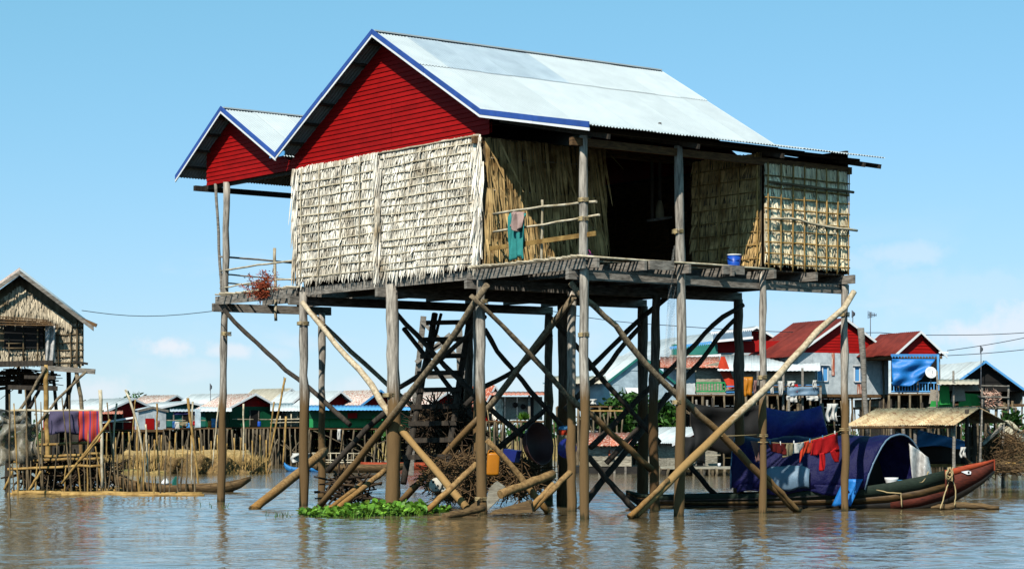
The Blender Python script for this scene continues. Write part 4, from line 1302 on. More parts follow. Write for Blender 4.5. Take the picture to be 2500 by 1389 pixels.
MB().prism([W(1752, 898, 103.6), W(1760, 870, 103.6), W(1788, 945, 103.2), W(1780, 950, 103.2)], Vector((.2, .1, 0))).build('orange_flap', 'cloth_orange', rt)
MB().prism([W(1620, 962, 104.2), W(1697, 962, 104.2), W(1697, 900, 104.2), W(1620, 900, 104.2)], Vector((0, .05, 0))).build('side_wall', 'grey_tin', rt)
MB().prism([W(1815, 955, 104), W(1990, 955, 104), W(1990, 906, 104), W(1815, 906, 104)], Vector((0, .05, 0))).build('gallery_wall', 'board_grey', rt)
hplanks(Vector((W(1612, 0, 109).x, 109, 0)), Vector((W(2003, 0, 109).x, 109, 0)), -.1, W(0, 965, 109).z, 'dark_wood', rt, .5, 'undercroft_shade_plank')  # dark boards added to make the space under the gallery look shaded
deck(1612, 2003, 962, 102.3, 109, rt, nx=16, ny=3, r=.06, nb=10)
for y in (934, 955):
    MB().beam(W(1700, y, 102.3), W(1770, y, 102.3), .05, .07).build('balcony_rail', 'green_bright', rt)
for x in range(1700, 1772, 7):
    MB().beam(W(x, 934, 102.3), W(x, 955, 102.3), .04, .04, up=Vector((0, 1, 0))).build('baluster', 'green_bright', rt)
for y in (943, 957):
    MB().beam(W(1770, y, 102.4), W(2000, y - 3, 102.4), .05, .06).build('gallery_rail', 'tarp_skyblue', rt)
MB().beam(W(1820, 943, 102.2), W(2006, 943, 102.2), .05, .08).build('gallery_pole', 'plank_brown', rt)
for (x, y0, y1) in ((1912, 905, 1000), (1959, 898, 1002), (2003, 945, 1010), (1850, 905, 962)):
    MB().beam(W(x, y0, 102), W(x, y1, 102), .1, .1, up=Vector((0, 1, 0))).build('gallery_post', 'plank_grey', rt)
k = 0
for (lb, x0, x1, y0, y1, m_) in (('orange sack leaning on the far gallery', 1815, 1838, 920, 966, 'orange_plastic'), ('pink cloth on the far gallery rail', 1840, 1848, 928, 960, 'cloth_pink'),
                                 ('dark bundle on the far gallery rail', 1846, 1858, 940, 958, 'black'), ('white shirt on the far gallery rail next to the post', 1880, 1888, 935, 962, 'cloth_white'),
                                 ('long white cloth on the far gallery rail', 1900, 1911, 930, 965, 'cloth_white'), ('small red cloth on the far gallery rail', 1940, 1948, 938, 958, 'cloth_red'),
                                 ('row of white clothes on the far gallery line', 1922, 1942, 930, 942, 'cloth_white'), ('pale blue sheet along the far gallery rail', 1921, 1998, 944, 966, 'tarp_grey'),
                                 ('white towel at the right end of the far gallery', 1984, 1994, 928, 948, 'cloth_white'), ('white cloth row hanging below the gallery floor, left', 1920, 1946, 966, 982, 'cloth_white'),
                                 ('white cloth row hanging below the gallery floor, right', 1968, 1998, 966, 978, 'cloth_white')):
    hang('drying_cloth', lb, 'laundry', x0, x1, y0, y1, 101.6 - .02 * k, m_, .06, k, taper=.05, nu=10, nv=6, group=None)
    k += 1
# red gabled house
h = stilt_house('red gabled house with grey tin walls and two blue windows', 1940, 2176, 780, 862, 962, 1990, 106, 22, 'grey_tin', 'red_wall', 'red_roof', 'white_trim', nx=6, ny=3, gboard=.15, xa=2075, nbr=6, door=False, over=.28)
zf, ze = h['zf'], h['ze']
window(h, -.47, zf + .62, zf + 1.35, .6)
window(h, .35, zf + .62, zf + 1.35, .6)
MB().prism([h['P'](-.26, -.05, zf + .9), h['P'](-.2, -.05, zf + .9), h['P'](-.2, -.05, ze), h['P'](-.26, -.05, ze)], -h['r'] * .02).build('rust_strip', 'rust_roof', h['root'])
MB().prism([h['P'](.3, -.05, zf + .02), h['P'](.45, -.05, zf + .02), h['P'](.45, -.05, zf + .5), h['P'](.3, -.05, zf + .5)], -h['r'] * .02).build('rust_strip', 'rust_roof', h['root'])
h = stilt_house('smaller red gabled house with a blue tarp over its porch', 2185, 2298, 812, 860, 868, 2180, 104, 24, 'red_wall', 'red_wall', 'red_roof', 'white_trim', nx=3, ny=2, gboard=.15, nbr=0, shade_skirt=False, over=.25, eave=.35)
rt = h['root']
scallop(2175, 2292, 864, 864, 102.6, 10, 'tarp_skyblue', rt, 7)
scallop(2292, 2316, 858, 858, 102.8, 6, 'white_trim', rt, 5)
for x in (2290,):
    MB().beam(W(x, 866, 102.6), W(x, 958, 102.6), .1, .1, up=Vector((0, 1, 0))).build('porch_post', 'sky_blue', rt)
for y in (934, 955):
    MB().beam(W(2176, y, 102.6), W(2290, y, 102.6), .06, .06).build('porch_rail', 'sky_blue', rt)
for x in range(2182, 2290, 7):
    MB().beam(W(x, 934, 102.6), W(x, 955, 102.6), .04, .04, up=Vector((0, 1, 0))).build('baluster', 'sky_blue', rt)
deck(2170, 2300, 960, 102.3, 107, rt, 'plank_brown', nx=6, ny=3, r=.06)
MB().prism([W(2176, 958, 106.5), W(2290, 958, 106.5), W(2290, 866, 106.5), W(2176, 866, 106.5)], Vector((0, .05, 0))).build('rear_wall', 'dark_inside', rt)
for (x0, x1) in ((2150, 2176), (2176, 2290)):
    hplanks(Vector((W(x0, 0, 106.8).x, 106.8, 0)), Vector((W(x1, 0, 106.8).x, 106.8, 0)), -.1, W(0, 962, 106.8).z, 'dark_wood', rt, .5, 'undercroft_shade_plank')  # dark boards added to make the space below this porch look shaded
mb = MB()
def tp(s, t):
    e = .62 + .38 * math.sin((1 - abs(2 * s - .75)) * 1.4) if s > .1 else .8
    x = lerp(2178, 2284 - 34 * t, s)
    return W(x, lerp(876, 876 + 66 * (1 - .7 * max(0, s - .6) ** 1.1), t), 102.2) + Vector((0, .09 * math.sin(s * 9 + t * 5) + .05 * math.sin(t * 14 + s * 3), 0))
mb.grid(tp, 22, 16)
tag(mb.solid('porch_tarp', 'tarp_blue', thick=.012), 'bright blue tarp hung across the red gabled porch', 'tarp')
sd = thing('satellite_dish', 'white round satellite dish in front of the blue tarp porch', 'dish', W(2272, 940, 101))
nrm = Vector((.1, -1, .25)).normalized()
MB().lathe([(.001, 0), (.1, .008), (.2, .035), (.28, .075), (.275, .08), (.19, .045), (.001, .012)], W(2272, 910, 101), 20, nrm).build('reflector', 'white', sd)
MB().tube([W(2272, 910, 101) + nrm * .35, W(2274, 922, 101)], .012, 6).build('feed_arm', 'antenna', sd)
MB().tube([W(2272, 911, 101.1), W(2273, 945, 101.1)], .03, 6).build('mast', 'antenna', sd)
h = stilt_house('dark open gabled boat shed with sky blue trim at the right edge', 2296, 2500, 884, 955, 985, 2270, 108, 10, 'board_grey', 'dark_inside', 'white_roof', 'sky_blue', nx=5, ny=3, gboard=.5, open_front=True, nbr=3)
# green net shed with drying racks
gs = thing('net_shed', 'wooden platform with green netting and thatch screens below the boat shed', 'platform', WW(2370, 1150))
deck(2265, 2480, 992, 98, 103, gs, 'board_grey', nx=10, ny=3, r=.06, nb=6)
for i, (x0, x1, y0, y1, m_) in enumerate(((2292, 2320, 940, 988, 'tarp_green'), (2322, 2358, 946, 980, 'mat_wall'), (2340, 2372, 958, 992, 'tarp_green'), (2270, 2330, 978, 994, 'tarp_green'), (2366, 2394, 960, 992, 'tarp_green'), (2295, 2390, 936, 955, 'mat_wall'), (2268, 2300, 950, 985, 'mat_wall'))):
    MB().prism([W(x0, y1, 97.8 + .1 * i), W(x1, y1 - 2, 97.8 + .1 * i), W(x1 - 3, y0 + 3, 97.8 + .1 * i), W(x0 + 4, y0, 97.8 + .1 * i)], Vector((0, .05, 0))).build('screen', m_, gs)
awning(None, 2288, 2390, 926, 938, 97, 100, 'beige_roof', gs, name='mat_roof')
for x in (2328, 2398, 2462, 2288):
    MB().tube(wob([W(x, 905 if x < 2330 else 940, 97.5), W(x, 1000, 97.5)], 4, .015), .05, 6).build('rack_post', 'plank_grey', gs)
for y in (941, 968):
    MB().tube(wob([W(2396, y, 97.4), W(2464, y + 2, 97.4)], 4, .01), .035, 6).build('rack_rail', 'plank_grey', gs)
mb = MB()
for _ in range(700):
    d = Vector((rnd.gauss(0, 1), rnd.gauss(0, 1), rnd.gauss(0, 1))).normalized()
    mb.leaf(W(rnd.uniform(2396, 2438), rnd.uniform(958, 990), 98.2 + rnd.uniform(-.3, .3)), d, d.orthogonal().normalized(), rnd.uniform(.08, .3), .05)
tag(mb.build('net_bundle', 'net_orange', kind=None), 'heap of orange and white netting on the platform rack', 'net')
# tin roofed landing
pv = thing('landing_shelter', 'open shelter with long tan rusty roof behind the covered boat', 'shelter', WW(2240, 1165))
a, b = W(2140, 998, 66), W(2392, 996, 63)
c, d = W(2330, 1038, 60), W(2062, 1040, 63)
n = 12
for i in range(n):
    s, t = i / n, (i + 1.03) / n
    mb = MB()
    dz = rnd.uniform(0, .02)
    mb.grid(lambda u, v: a.lerp(b, lerp(s, t, u)).lerp(d.lerp(c, lerp(s, t, u)), v * rnd.uniform(.995, 1.0)) + Z * (.012 * math.cos(u * 8 * math.pi) + dz), 16, 1)
    mb.solid('roof_sheet', 'rust_tan', pv, thick=.015)
e_, f_ = W(2460, 1032, 66), W(2210, 1034, 69)
for i in range(8):
    s, t = i / 8, (i + 1.02) / 8
    MB().grid(lambda u, v: a.lerp(b, lerp(s, t, u)).lerp(f_.lerp(e_, lerp(s, t, u)), v) + Z * .012 * math.cos(u * 8 * math.pi), 16, 1).solid('roof_sheet', 'rust_tan', pv, thick=.015)
for (x, y0, y1, D) in ((2330, 1036, 1128, 60.4), (2075, 1040, 1150, 62.6), (2235, 1036, 1150, 61.3), (2395, 1000, 1150, 63.2), (2450, 1034, 1150, 65.6), (2192, 1040, 1150, 62)):
    MB().tube(wob([W(x, y0, D), W(x - 3, max(y1, HY + F * EYE / D + 8), D)], 5, .015), .05, 7).build('post', 'plank_grey', pv)
MB().tube([W(2062, 1044, 62.8), W(2330, 1042, 60.2)], .035, 6).build('eave_pole', 'plank_brown', pv)
MB().beam(W(2445, 1042, 65), W(2398, 1084, 64), .08, .08).build('brace', 'plank_grey', pv)
for x in (2340, 2365, 2380):
    MB().beam(W(x, 1040, 64), W(x, 1130, 64), .1, .1, up=Vector((0, 1, 0))).build('ladder_upright', 'dark_wood', pv)
MB().prism([W(2215, 1140, 66), W(2480, 1140, 64), W(2480, 1128, 64), W(2215, 1130, 66)], Vector((0, 2, 0))).build('landing_floor', 'bamboo_tan', pv)

# ------------------------------------------------------------------ trees and far scrub
def tree(label, px, py_top, py_base, D, wpx, n=1400, name='tree', leafs=.28, mat='tree_leaf', zb=0):
    base = W(px, py_base, D)
    base.z = zb
    top = W(px, py_top, D)
    h = top.z - base.z
    rw = wpx * D / F / 2
    t = thing(name, label, 'tree', base)
    tr = MB()
    tr.tube(wob([base - Z * .3, base + Z * h * .5, base + Z * h * .8], 6, .05), [.16, .15, .13, .11, .09, .07, .05], 8)
    cl = []
    for k in range(9):
        a = rnd.uniform(0, 6.28)
        q = base + Vector((math.cos(a) * rw * rnd.uniform(.3, .8), math.sin(a) * rw * rnd.uniform(.3, .8), h * rnd.uniform(.45, .92)))
        tr.tube(wob([base + Z * h * rnd.uniform(.3, .55), q], 4, .05), [.07, .06, .045, .03, .02], 6)
        cl.append((q, rnd.uniform(.25, .45)))
    cl.append((base + Z * h * .85, .4))
    tr.build('trunk', 'dark_wood', t)
    mb = MB()
    for _ in range(n):
        q, s = rnd.choice(cl)
        d = Vector((rnd.gauss(0, 1), rnd.gauss(0, 1), rnd.gauss(0, .8)))
        d = d.normalized() * (rnd.random() ** .4)
        p = q + Vector((d.x * rw * s * 1.6, d.y * rw * s * 1.6, d.z * h * s * .55))
        e = Vector((rnd.gauss(0, 1), rnd.gauss(0, 1), rnd.gauss(-.2, .7))).normalized()
        mb.leaf(p, e, e.cross(Vector((rnd.gauss(0, 1), rnd.gauss(0, 1), rnd.gauss(0, 1)))).normalized(), leafs * rnd.uniform(.6, 1.3), leafs * .45)
    mb.build('crown', mat, t, kind='stuff')
tree('leafy green tree growing between the grey house and the red gable boat', 1552, 968, 1120, 97, 150, 2600)
tree('green tree behind the dark posts left of the teal house', 1620, 985, 1120, 96, 110, 1800)
tree('small far tree top above the low red house roof', 312, 968, 1060, 165, 70, 900)
tree('small tree at the right edge behind the landing shelter', 2478, 1012, 1120, 92, 60, 900)
mb = MB()
for _ in range(16000):
    x = rnd.uniform(-95, 95)
    y = rnd.uniform(152, 190)
    hh = 1.6 + 1.1 * mnoise.noise(Vector((x * .12, y * .03, 0))) + .5 * mnoise.noise(Vector((x * .7, y * .1, 5)))
    p = Vector((x, y, .5 + rnd.random() * max(.3, hh)))
    e = Vector((rnd.gauss(0, 1), rnd.gauss(0, 1), rnd.gauss(0, .7))).normalized()
    mb.leaf(p, e, e.orthogonal().normalized(), rnd.uniform(.3, .7), .25)
o = mb.build('far_scrub', 'tree_leaf', kind='stuff', origin=Vector((0, 160, 0)))
o['label'] = 'dark green scrub along the far bank behind the stilts'
# brushwood on the bank at the right edge
def heap(name, label, cx, cy, rx, ry, D, dd, n, mat, kind=None, lmin=.3, lmax=1.0, rr=.012, flat=.6, cat='brushwood'):
    mb = MB()
    for _ in range(n):
        a, q = rnd.uniform(0, 6.283), rnd.random() ** .5
        x, y = cx + rx * q * math.cos(a), cy + ry * q * math.sin(a)
        p = W(x, y, D + rnd.uniform(-dd, dd))
        d = Vector((rnd.gauss(0, 1), rnd.gauss(0, .7), rnd.gauss(0, flat))).normalized() * rnd.uniform(lmin, lmax) / 2
        mb.tube([p - d, p + Vector([rnd.gauss(0, .03) for _ in range(3)]), p + d], [rr, rr * .9, rr * .5], 4, cap=False)
    o = mb.build(name, mat)
    tag(o, label, cat)
    return o
heap('brushwood_heap', 'tangled heap of brown brushwood on the bank at the right edge', 2452, 1100, 55, 42, 66, 1.6, 520, 'brush', lmin=.3, lmax=1.3)
heap('brushwood_heap', 'low drift of sticks at the waterline behind the boat bow', 2440, 1143, 60, 10, 58, 1.2, 260, 'brush', lmin=.3, lmax=1.2, flat=.15)
mb = MB()
mb.grid(lambda s, t: W(lerp(2430, 2520, s), 1150 - (75 if t > .3 else 10) * min(1, s * 2.2 + .1) * math.sin(min(1, t * 2) * 1.57), lerp(62, 72, t)) + Vector((0, 0, .2 * mnoise.noise(Vector((s * 6, t * 6, 1))))), 14, 10)
o = mb.build('mud_mound', 'mud', origin=W(2470, 1150, 64))
o['kind'] = 'structure'
mb = MB()
def gt(s, t):
    return W(lerp(2440, 2500, s), lerp(1040, 1090, t) - 12 * math.sin(s * 5), 67.5 + .3 * math.sin(s * 7) + .2 * math.sin(t * 8))
mb.grid(gt, 10, 10)
tag(mb.solid('rolled_net', 'sack', thick=.1), 'pale grey rolled netting lying on the brushwood heap', 'net')

# ------------------------------------------------------------------ near left house
nl = thing('thatched_shack', 'old thatched stilt shack cut by the left edge with grey plank roof edge', 'house', WW(60, 1195))
D0 = 62
def Q(px, py, d=0):
    return W(px, py, D0 + d)
for i, y0 in enumerate(range(8)):
    s, t = i / 8, (i + 1.02) / 8
    a, b = Q(48, 662, -.5), Q(48, 655, 5.5)
    c, d = Q(228, 795, 5.5), Q(228, 799, -.5)
    MB().grid(lambda u, v: a.lerp(b, lerp(s, t, u)).lerp(d.lerp(c, lerp(s, t, u)), v) + Z * .012 * math.cos(u * 8 * math.pi), 16, 1).solid('roof_sheet', 'zinc_dull', nl, thick=.02)
    c2, d2 = Q(-130, 780, 5.5), Q(-130, 784, -.5)
    MB().grid(lambda u, v: a.lerp(b, lerp(s, t, u)).lerp(d2.lerp(c2, lerp(s, t, u)), v) + Z * .012 * math.cos(u * 8 * math.pi), 16, 1).solid('roof_sheet', 'rust_stripe', nl, thick=.02)
for (a, b) in (((48, 660), (228, 797)), ((48, 660), (-130, 782))):
    MB().prism([Q(a[0], a[1], -.6), Q(b[0], b[1], -.6), Q(b[0], b[1] + 11, -.6), Q(a[0], a[1] + 11, -.6)], Vector((0, .05, 0))).build('fascia', 'plank_grey', nl)
MB().beam(Q(190, 775, -.2), Q(236, 795, -.2), .08, .1).build('rafter', 'plank_brown', nl)
MB().prism([Q(-100, 780, .15), Q(195, 780, .15), Q(48, 672, .15)], Vector((0, .05, 0))).build('gable_back', 'thatch_back', nl)
MB().prism([Q(-100, 892, .1), Q(200, 892, .1), Q(200, 780, .1), Q(-100, 780, .1)], Vector((0, .05, 0))).build('wall_back', 'thatch_back', nl)
MB().prism([Q(200, 892, .1), Q(200, 780, .1), Q(200, 780, 5), Q(200, 892, 5)], Vector((.05, 0, 0))).build('side_wall', 'thatch_back', nl)
mb = MB()
for _ in range(2600):
    x = rnd.uniform(-60, 198)
    top = 672 + abs(x - 48) * .74 + 24
    y = rnd.uniform(top, max(top + 4, 778 + rnd.uniform(-14, 4)))
    if y > 790:
        continue
    mb.leaf(Q(x, y, rnd.uniform(-.1, .1)), (-Z + Vector((rnd.gauss(0, .12), -.15, 0))).normalized(), Vector((1, rnd.gauss(0, .4), 0)).normalized(), rnd.uniform(.14, .32), .045)
for _ in range(2400):
    x = rnd.choice((rnd.uniform(134, 200), rnd.uniform(134, 200), rnd.uniform(-60, 108)))
    y = rnd.uniform(790, 885) if x > 130 else rnd.uniform(845, 880)
    mb.leaf(Q(x, y, rnd.uniform(-.02, .08)), (-Z + Vector((rnd.gauss(0, .1), -.15, 0))).normalized(), Vector((1, rnd.gauss(0, .4), 0)).normalized(), rnd.uniform(.12, .24), .04)
mb.build('palm_leaves', 'thatch_old', nl, kind='stuff')
for k, y in enumerate((800, 818, 838, 856, 872, 886)):
    MB().tube(wob([Q(132, y, -.05), Q(204, y - 2, -.05)], 5, .01), .018, 6).build('batten', 'bamboo_dark', nl)
for x in (141, 171, 187):
    MB().tube(wob([Q(x, 782, -.1), Q(x + 2, 896, -.1)], 5, .012), .035 if x > 180 else .022, 6).build('batten', 'bamboo_dark', nl)
MB().prism([Q(10, 850, -.12), Q(105, 850, -.12), Q(105, 796, -.12), Q(10, 796, -.12)], Vector((0, .1, 0))).build('window_opening', 'black', nl)
for (a, b) in (((15, 838), (52, 838)), ((15, 850), (60, 850)), ((57, 810), (57, 880)), ((92, 800), (92, 895)), ((22, 825), (22, 885))):
    MB().tube([Q(a[0], a[1], -.2), Q(b[0], b[1], -.2)], .022, 6).build('window_bar', 'bamboo_dark', nl)
for k in range(4):
    MB().beam(Q(-60, 768 + 8 * k, -.25 - .12 * k), Q(118 + 6 * k, 782 + 4 * k, -.25 - .12 * k), .14, .03).build('eave_plank', 'plank_brown', nl)
mb = MB()
mb.grid(lambda s, t: Q(lerp(111, 135, s), lerp(792, 886, t), -.25 + .06 * math.sin(s * 11 + t * 4)), 12, 14)
mb.solid('plastic_curtain', 'plastic_film', nl, thick=.01)
for (a, b, w_) in (((100, 897), (232, 907), .09), ((-60, 890), (130, 886), .1), ((60, 920), (136, 922), .06), ((20, 945), (140, 948), .08), ((180, 882), (214, 888), .04)):
    MB().beam(Q(a[0], a[1], -.3), Q(b[0], b[1], -.3), .1, w_ * 1.6).build('floor_beam', 'plank_grey' if w_ == .09 else 'dark_wood', nl)
MB().prism([Q(-100, 893, 0), Q(205, 893, 0), Q(205, 893, 5), Q(-100, 893, 5)], Z * .1).build('floor', 'dark_wood', nl)
for (p, r_, dd, m_) in (([(186, 890), (190, 930), (198, 960), (200, 1010), (196, 1200)], .06, -.25, 'brace_wood'), ([(112, 890), (113, 1000), (120, 1210)], .075, -.3, 'bamboo_tan'), ([(168, 900), (166, 1040), (168, 1200)], .07, 3, 'dark_wood'),
                        ([(70, 900), (68, 1200)], .09, 3, 'dark_wood'), ([(128, 900), (138, 1010), (136, 1195)], .05, 1.5, 'dark_wood'), ([(20, 900), (18, 1200)], .08, 2, 'dark_wood'), ([(190, 905), (150, 1010)], .04, 1, 'dark_wood'),
                        ([(212, 906), (140, 975), (80, 1050)], .04, -.4, 'brace_wood'), ([(112, 895), (60, 985), (22, 1040)], .045, -.4, 'brace_wood'), ([(100, 940), (70, 1000), (20, 1060)], .05, 1, 'dark_wood'), ([(45, 890), (50, 960)], .06, 1, 'dark_wood')):
    MB().tube(wob([Q(x, y, dd) for (x, y) in p], 8, .015), r_, 8).build('post', m_, nl)
# platform below with clothes
lp = thing('bamboo_platform', 'rickety bamboo platform on stakes under the left shack', 'platform', WW(160, 1205))
for (y, d_) in ((1083, 0), (1112, -.5), (1122, -.6), (1140, -1)):
    MB().tube(wob([W(20, y + 4, 59 + d_), W(252, y - 4, 59 + d_)], 8, .02), .04, 7).build('platform_pole', 'bamboo_tan', lp)
for k in range(18):
    x = 20 + k * 13.5
    MB().beam(W(x, 1122, 58.4), W(x, 1119, 61), .12, .03).build('platform_board', 'bamboo_dark', lp)
MB().tube(wob([W(25, 1002, 58.6), W(252, 1003, 58.6)], 8, .015), .035, 7).build('clothes_pole', 'bamboo', lp)
hang('drying_cloth', 'grey purple sheet drying under the left shack', 'laundry', 119, 196, 1003, 1058, 58.5, 'cloth_purple', .05, 1)
# striped blanket
m = noisy('stripe_cloth', lin(196, 58, 44), lin(214, 74, 56), 4, (1, 1, 1), .8, .2, 0, trans=.2)
n_, l_ = m.node_tree.nodes, m.node_tree.links
tcn = n_.new('ShaderNodeTexCoord')
wv = n_.new('ShaderNodeTexWave')
wv.bands_direction = 'X'
wv.inputs['Scale'].default_value = 1.7
l_.new(tcn.outputs['Object'], wv.inputs['Vector'])
cr = n_.new('ShaderNodeValToRGB')
e = cr.color_ramp.elements
e[0].position, e[0].color = .0, lin(70, 58, 120)
e[1].position, e[1].color = .3, lin(206, 60, 46)
for pos, colr in ((.62, lin(214, 74, 54)), (.75, lin(76, 96, 84)), (.86, lin(210, 64, 50))):
    x = e.new(pos)
    x.color = colr
l_.new(wv.outputs['Fac'], cr.inputs[0])
for nd in n_:
    if nd.type == 'BSDF_PRINCIPLED':
        l_.new(cr.outputs[0], nd.inputs['Base Color'])
hang('drying_cloth', 'red blanket with blue and green stripes drying under the left shack', 'laundry', 192, 249, 1003, 1080, 58.45, 'stripe_cloth', .05, 3)
hang('plastic_sheet', 'dirty clear plastic sheet hanging at the left edge below the shack', 'sheet', 0, 92, 1035, 1135, 58.2, 'plastic_dirty', .22, 2, taper=-.15)
hang('plastic_sheet', 'crumpled grey sheet higher at the left edge below the shack', 'sheet', 0, 70, 995, 1045, 58.6, 'plastic_dirty', .2, 4, sag=8)
# stake fence at the waterline
fc = thing('stake_fence', 'row of thin bamboo stakes and floating poles along the left waterline', 'fence', WW(240, 1210))
stk = [(22, 960, 24, 1285), (34, 985, 45, 1225), (62, 950, 70, 1200), (85, 965, 102, 1200), (100, 980, 104, 1200), (150, 970, 175, 1195), (168, 965, 174, 1195), (140, 1080, 130, 1200), (215, 1050, 213, 1195), (218, 1085, 222, 1195), (232, 1090, 250, 1195),
       (262, 982, 285, 1195), (246, 1100, 250, 1196), (272, 1125, 264, 1196), (300, 1060, 302, 1195), (328, 1105, 322, 1195), (350, 1110, 345, 1195), (365, 1090, 362, 1200), (380, 1160, 378, 1200), (405, 1090, 402, 1205), (445, 1120, 440, 1200), (458, 1090, 455, 1200), (475, 1135, 476, 1200), (372, 1160, 376, 1208), (345, 1140, 340, 1200),
       (55, 1120, 58, 1195), (75, 1125, 74, 1195), (48, 1090, 46, 1195), (64, 1000, 66, 1195), (118, 1160, 115, 1196), (160, 1140, 158, 1200), (190, 1130, 196, 1195), (238, 1125, 238, 1196), (255, 1130, 258, 1196), (205, 1120, 207, 1196), (316, 1080, 312, 1195), (286, 1110, 290, 1195), (30, 1130, 33, 1200), (90, 1130, 86, 1200),
       (388, 1130, 392, 1205), (418, 1115, 414, 1203), (432, 1140, 434, 1203), (352, 1060, 350, 1200), (334, 1040, 338, 1195), (250, 1040, 246, 1196)]
for (x0, y0, x1, y1) in stk:
    D = min(58, max(54.5, WD(y1) - rnd.uniform(0, 2))) if y1 < 1250 else 40
    a, b = W(x0, y0, D), W(x1, y1, D)
    b = b + (b - a).normalized() * .4
    MB().tube(wob([a, b], 6, .012), [rnd.uniform(.016, .03) * k for k in (.7, .85, .9, 1, 1, 1, 1)], 6).build('stake', rnd.choice(('bamboo_tan', 'bamboo_dark', 'bamboo_dark')), fc)
for (a, b, r_) in (((30, 1203), (495, 1206), .06), ((28, 1198), (470, 1196), .045), ((140, 1190), (430, 1192), .035), ((150, 1207), (498, 1209), .05), ((20, 1206), (150, 1202), .05)):
    D = WD(max(a[1], b[1]) + 1)
    MB().tube(wob([W(a[0], a[1], D), W(b[0], b[1], D)], 10, .015), r_, 8).build('floating_pole', 'bamboo_tan', fc)
for (a, b) in (((270, 1025), (150, 1180)), ((245, 1065), (190, 1130)), ((100, 1150), (70, 1195)), ((30, 1150), (10, 1195))):
    MB().tube(wob([W(a[0], a[1], 56), W(b[0], b[1], 56)], 6, .012), .035, 6).build('slanted_stake', 'bamboo_tan', fc)
heap('brushwood_heap', 'dark bundles of sticks stored under the floor of the left shack', 40, 925, 70, 22, 64, 1.2, 110, 'brush_dark', lmin=.6, lmax=1.8, rr=.02, flat=.12)
heap('brushwood_heap', 'dark tangled roots and stakes behind the left stake fence', 165, 1160, 125, 32, 60, 1.5, 260, 'brush_dark', lmin=.4, lmax=1.4, rr=.025)
# tall mooring poles in the channel
for i, (lb, pts, D, r_) in enumerate((
        ('tall pale forked bamboo pole leaning before the tin shed', [(306, 950), (320, 985), (338, 1045), (352, 1120), (356, 1190)], 62, .035),
        ('dark straight pole rising behind the striped blanket', [(245, 952), (248, 1080), (250, 1190)], 57.5, .05),
        ('thin pole before the low red house', [(284, 983), (277, 1060), (276, 1165)], 64, .028),
        ('tall thin pole leaning right of the teal house', [(458, 972), (470, 1060), (486, 1195)], 60, .04),
        ('straight thin pole right of the teal house porch', [(470, 980), (469, 1060), (467, 1190)], 66, .028),
        ('very tall thin bamboo pole before the white roofed store', [(541, 944), (528, 1040), (518, 1140)], 72, .026),
        ('thin upright pole against the green far wall', [(594, 985), (595, 1060), (594, 1125)], 86, .035),
        ('long pale pole leaning from the net pen to the beige roof', [(696, 922), (675, 1030), (656, 1130)], 86, .045),
        ('thin pole left of the long pale leaning pole', [(669, 980), (660, 1060), (656, 1128)], 88, .035),
        ('pale pole before the low white awning', [(698, 1016), (695, 1080), (691, 1135)], 90, .045),
        ('thin pole between tin shed and teal house', [(384, 985), (383, 1060), (388, 1160)], 70, .03),
        ('thin pole rising before the tin shed door', [(356, 1035), (358, 1090), (362, 1160)], 72, .03),
        ('pole with tied cross piece on the left before the red house', [(330, 975), (326, 1030), (322, 1075)], 80, .025),
        ('tall weathered timber mast before the red gabled house', [(2102, 800), (2106, 870), (2113, 1000), (2118, 1060)], 80, .12))):
    pole(lb, pts, D, r_, 'plank_grey' if 'timber' in lb else rnd.choice(('bamboo', 'bamboo_tan')))
# net pen
np_ = thing('net_pen', 'long fish pen of brown netting on stakes along the far channel', 'net pen', WW(460, 1155))
mb = MB()
def pen(s, t):
    x = lerp(250, 662, s)
    top = 1118 + 8 * math.sin(s * 9) + 6 * math.sin(s * 31) + (18 * math.sin((s - .75) * 12) if s > .75 else 0)
    return W(x, lerp(top, 1158, t), 87 + 1.2 * math.sin(s * 7) + .3 * math.sin(s * 40 + t * 2))
mb.grid(pen, 90, 8)
mb.solid('net_wall', 'net_brown', np_, thick=.015)
MB().grid(lambda s, t: W(lerp(250, 640, s), lerp(1122, 1150, t) - 14 * math.sin(s * 17 + 2) ** 2, 90 + .4 * math.sin(s * 50)), 60, 4).solid('rear_net', 'net_brown', np_, thick=.015)
mb = MB()
mb.tube(wob([W(255, 1158, 86.6), W(460, 1158, 87.6), W(660, 1157, 88)], 30, .05), .16, 7, jit=.2)
mb.build('float_line', 'grass_mud', np_)
for k in range(24):
    x = 262 + k * 17 + rnd.uniform(-5, 5)
    MB().tube(wob([W(x, rnd.uniform(1050, 1090), 87.4), W(x + rnd.uniform(-4, 4), 1168, 87.4)], 4, .02), .03, 6).build('stake', 'bamboo_tan', np_)
mb = MB()
for _ in range(5200):
    x = rnd.uniform(255, 650)
    p = W(x, 1156, 87.8 + rnd.uniform(0, 2))
    d = Vector((rnd.gauss(0, .35), rnd.gauss(0, .35), 1)).normalized()
    mb.leaf(Vector((p.x, p.y, rnd.uniform(0, .3))), d, Vector((1, rnd.gauss(0, .5), 0)).normalized(), rnd.uniform(.15, .6), .03)
mb.build('dry_reeds', 'reed', np_, kind='stuff')
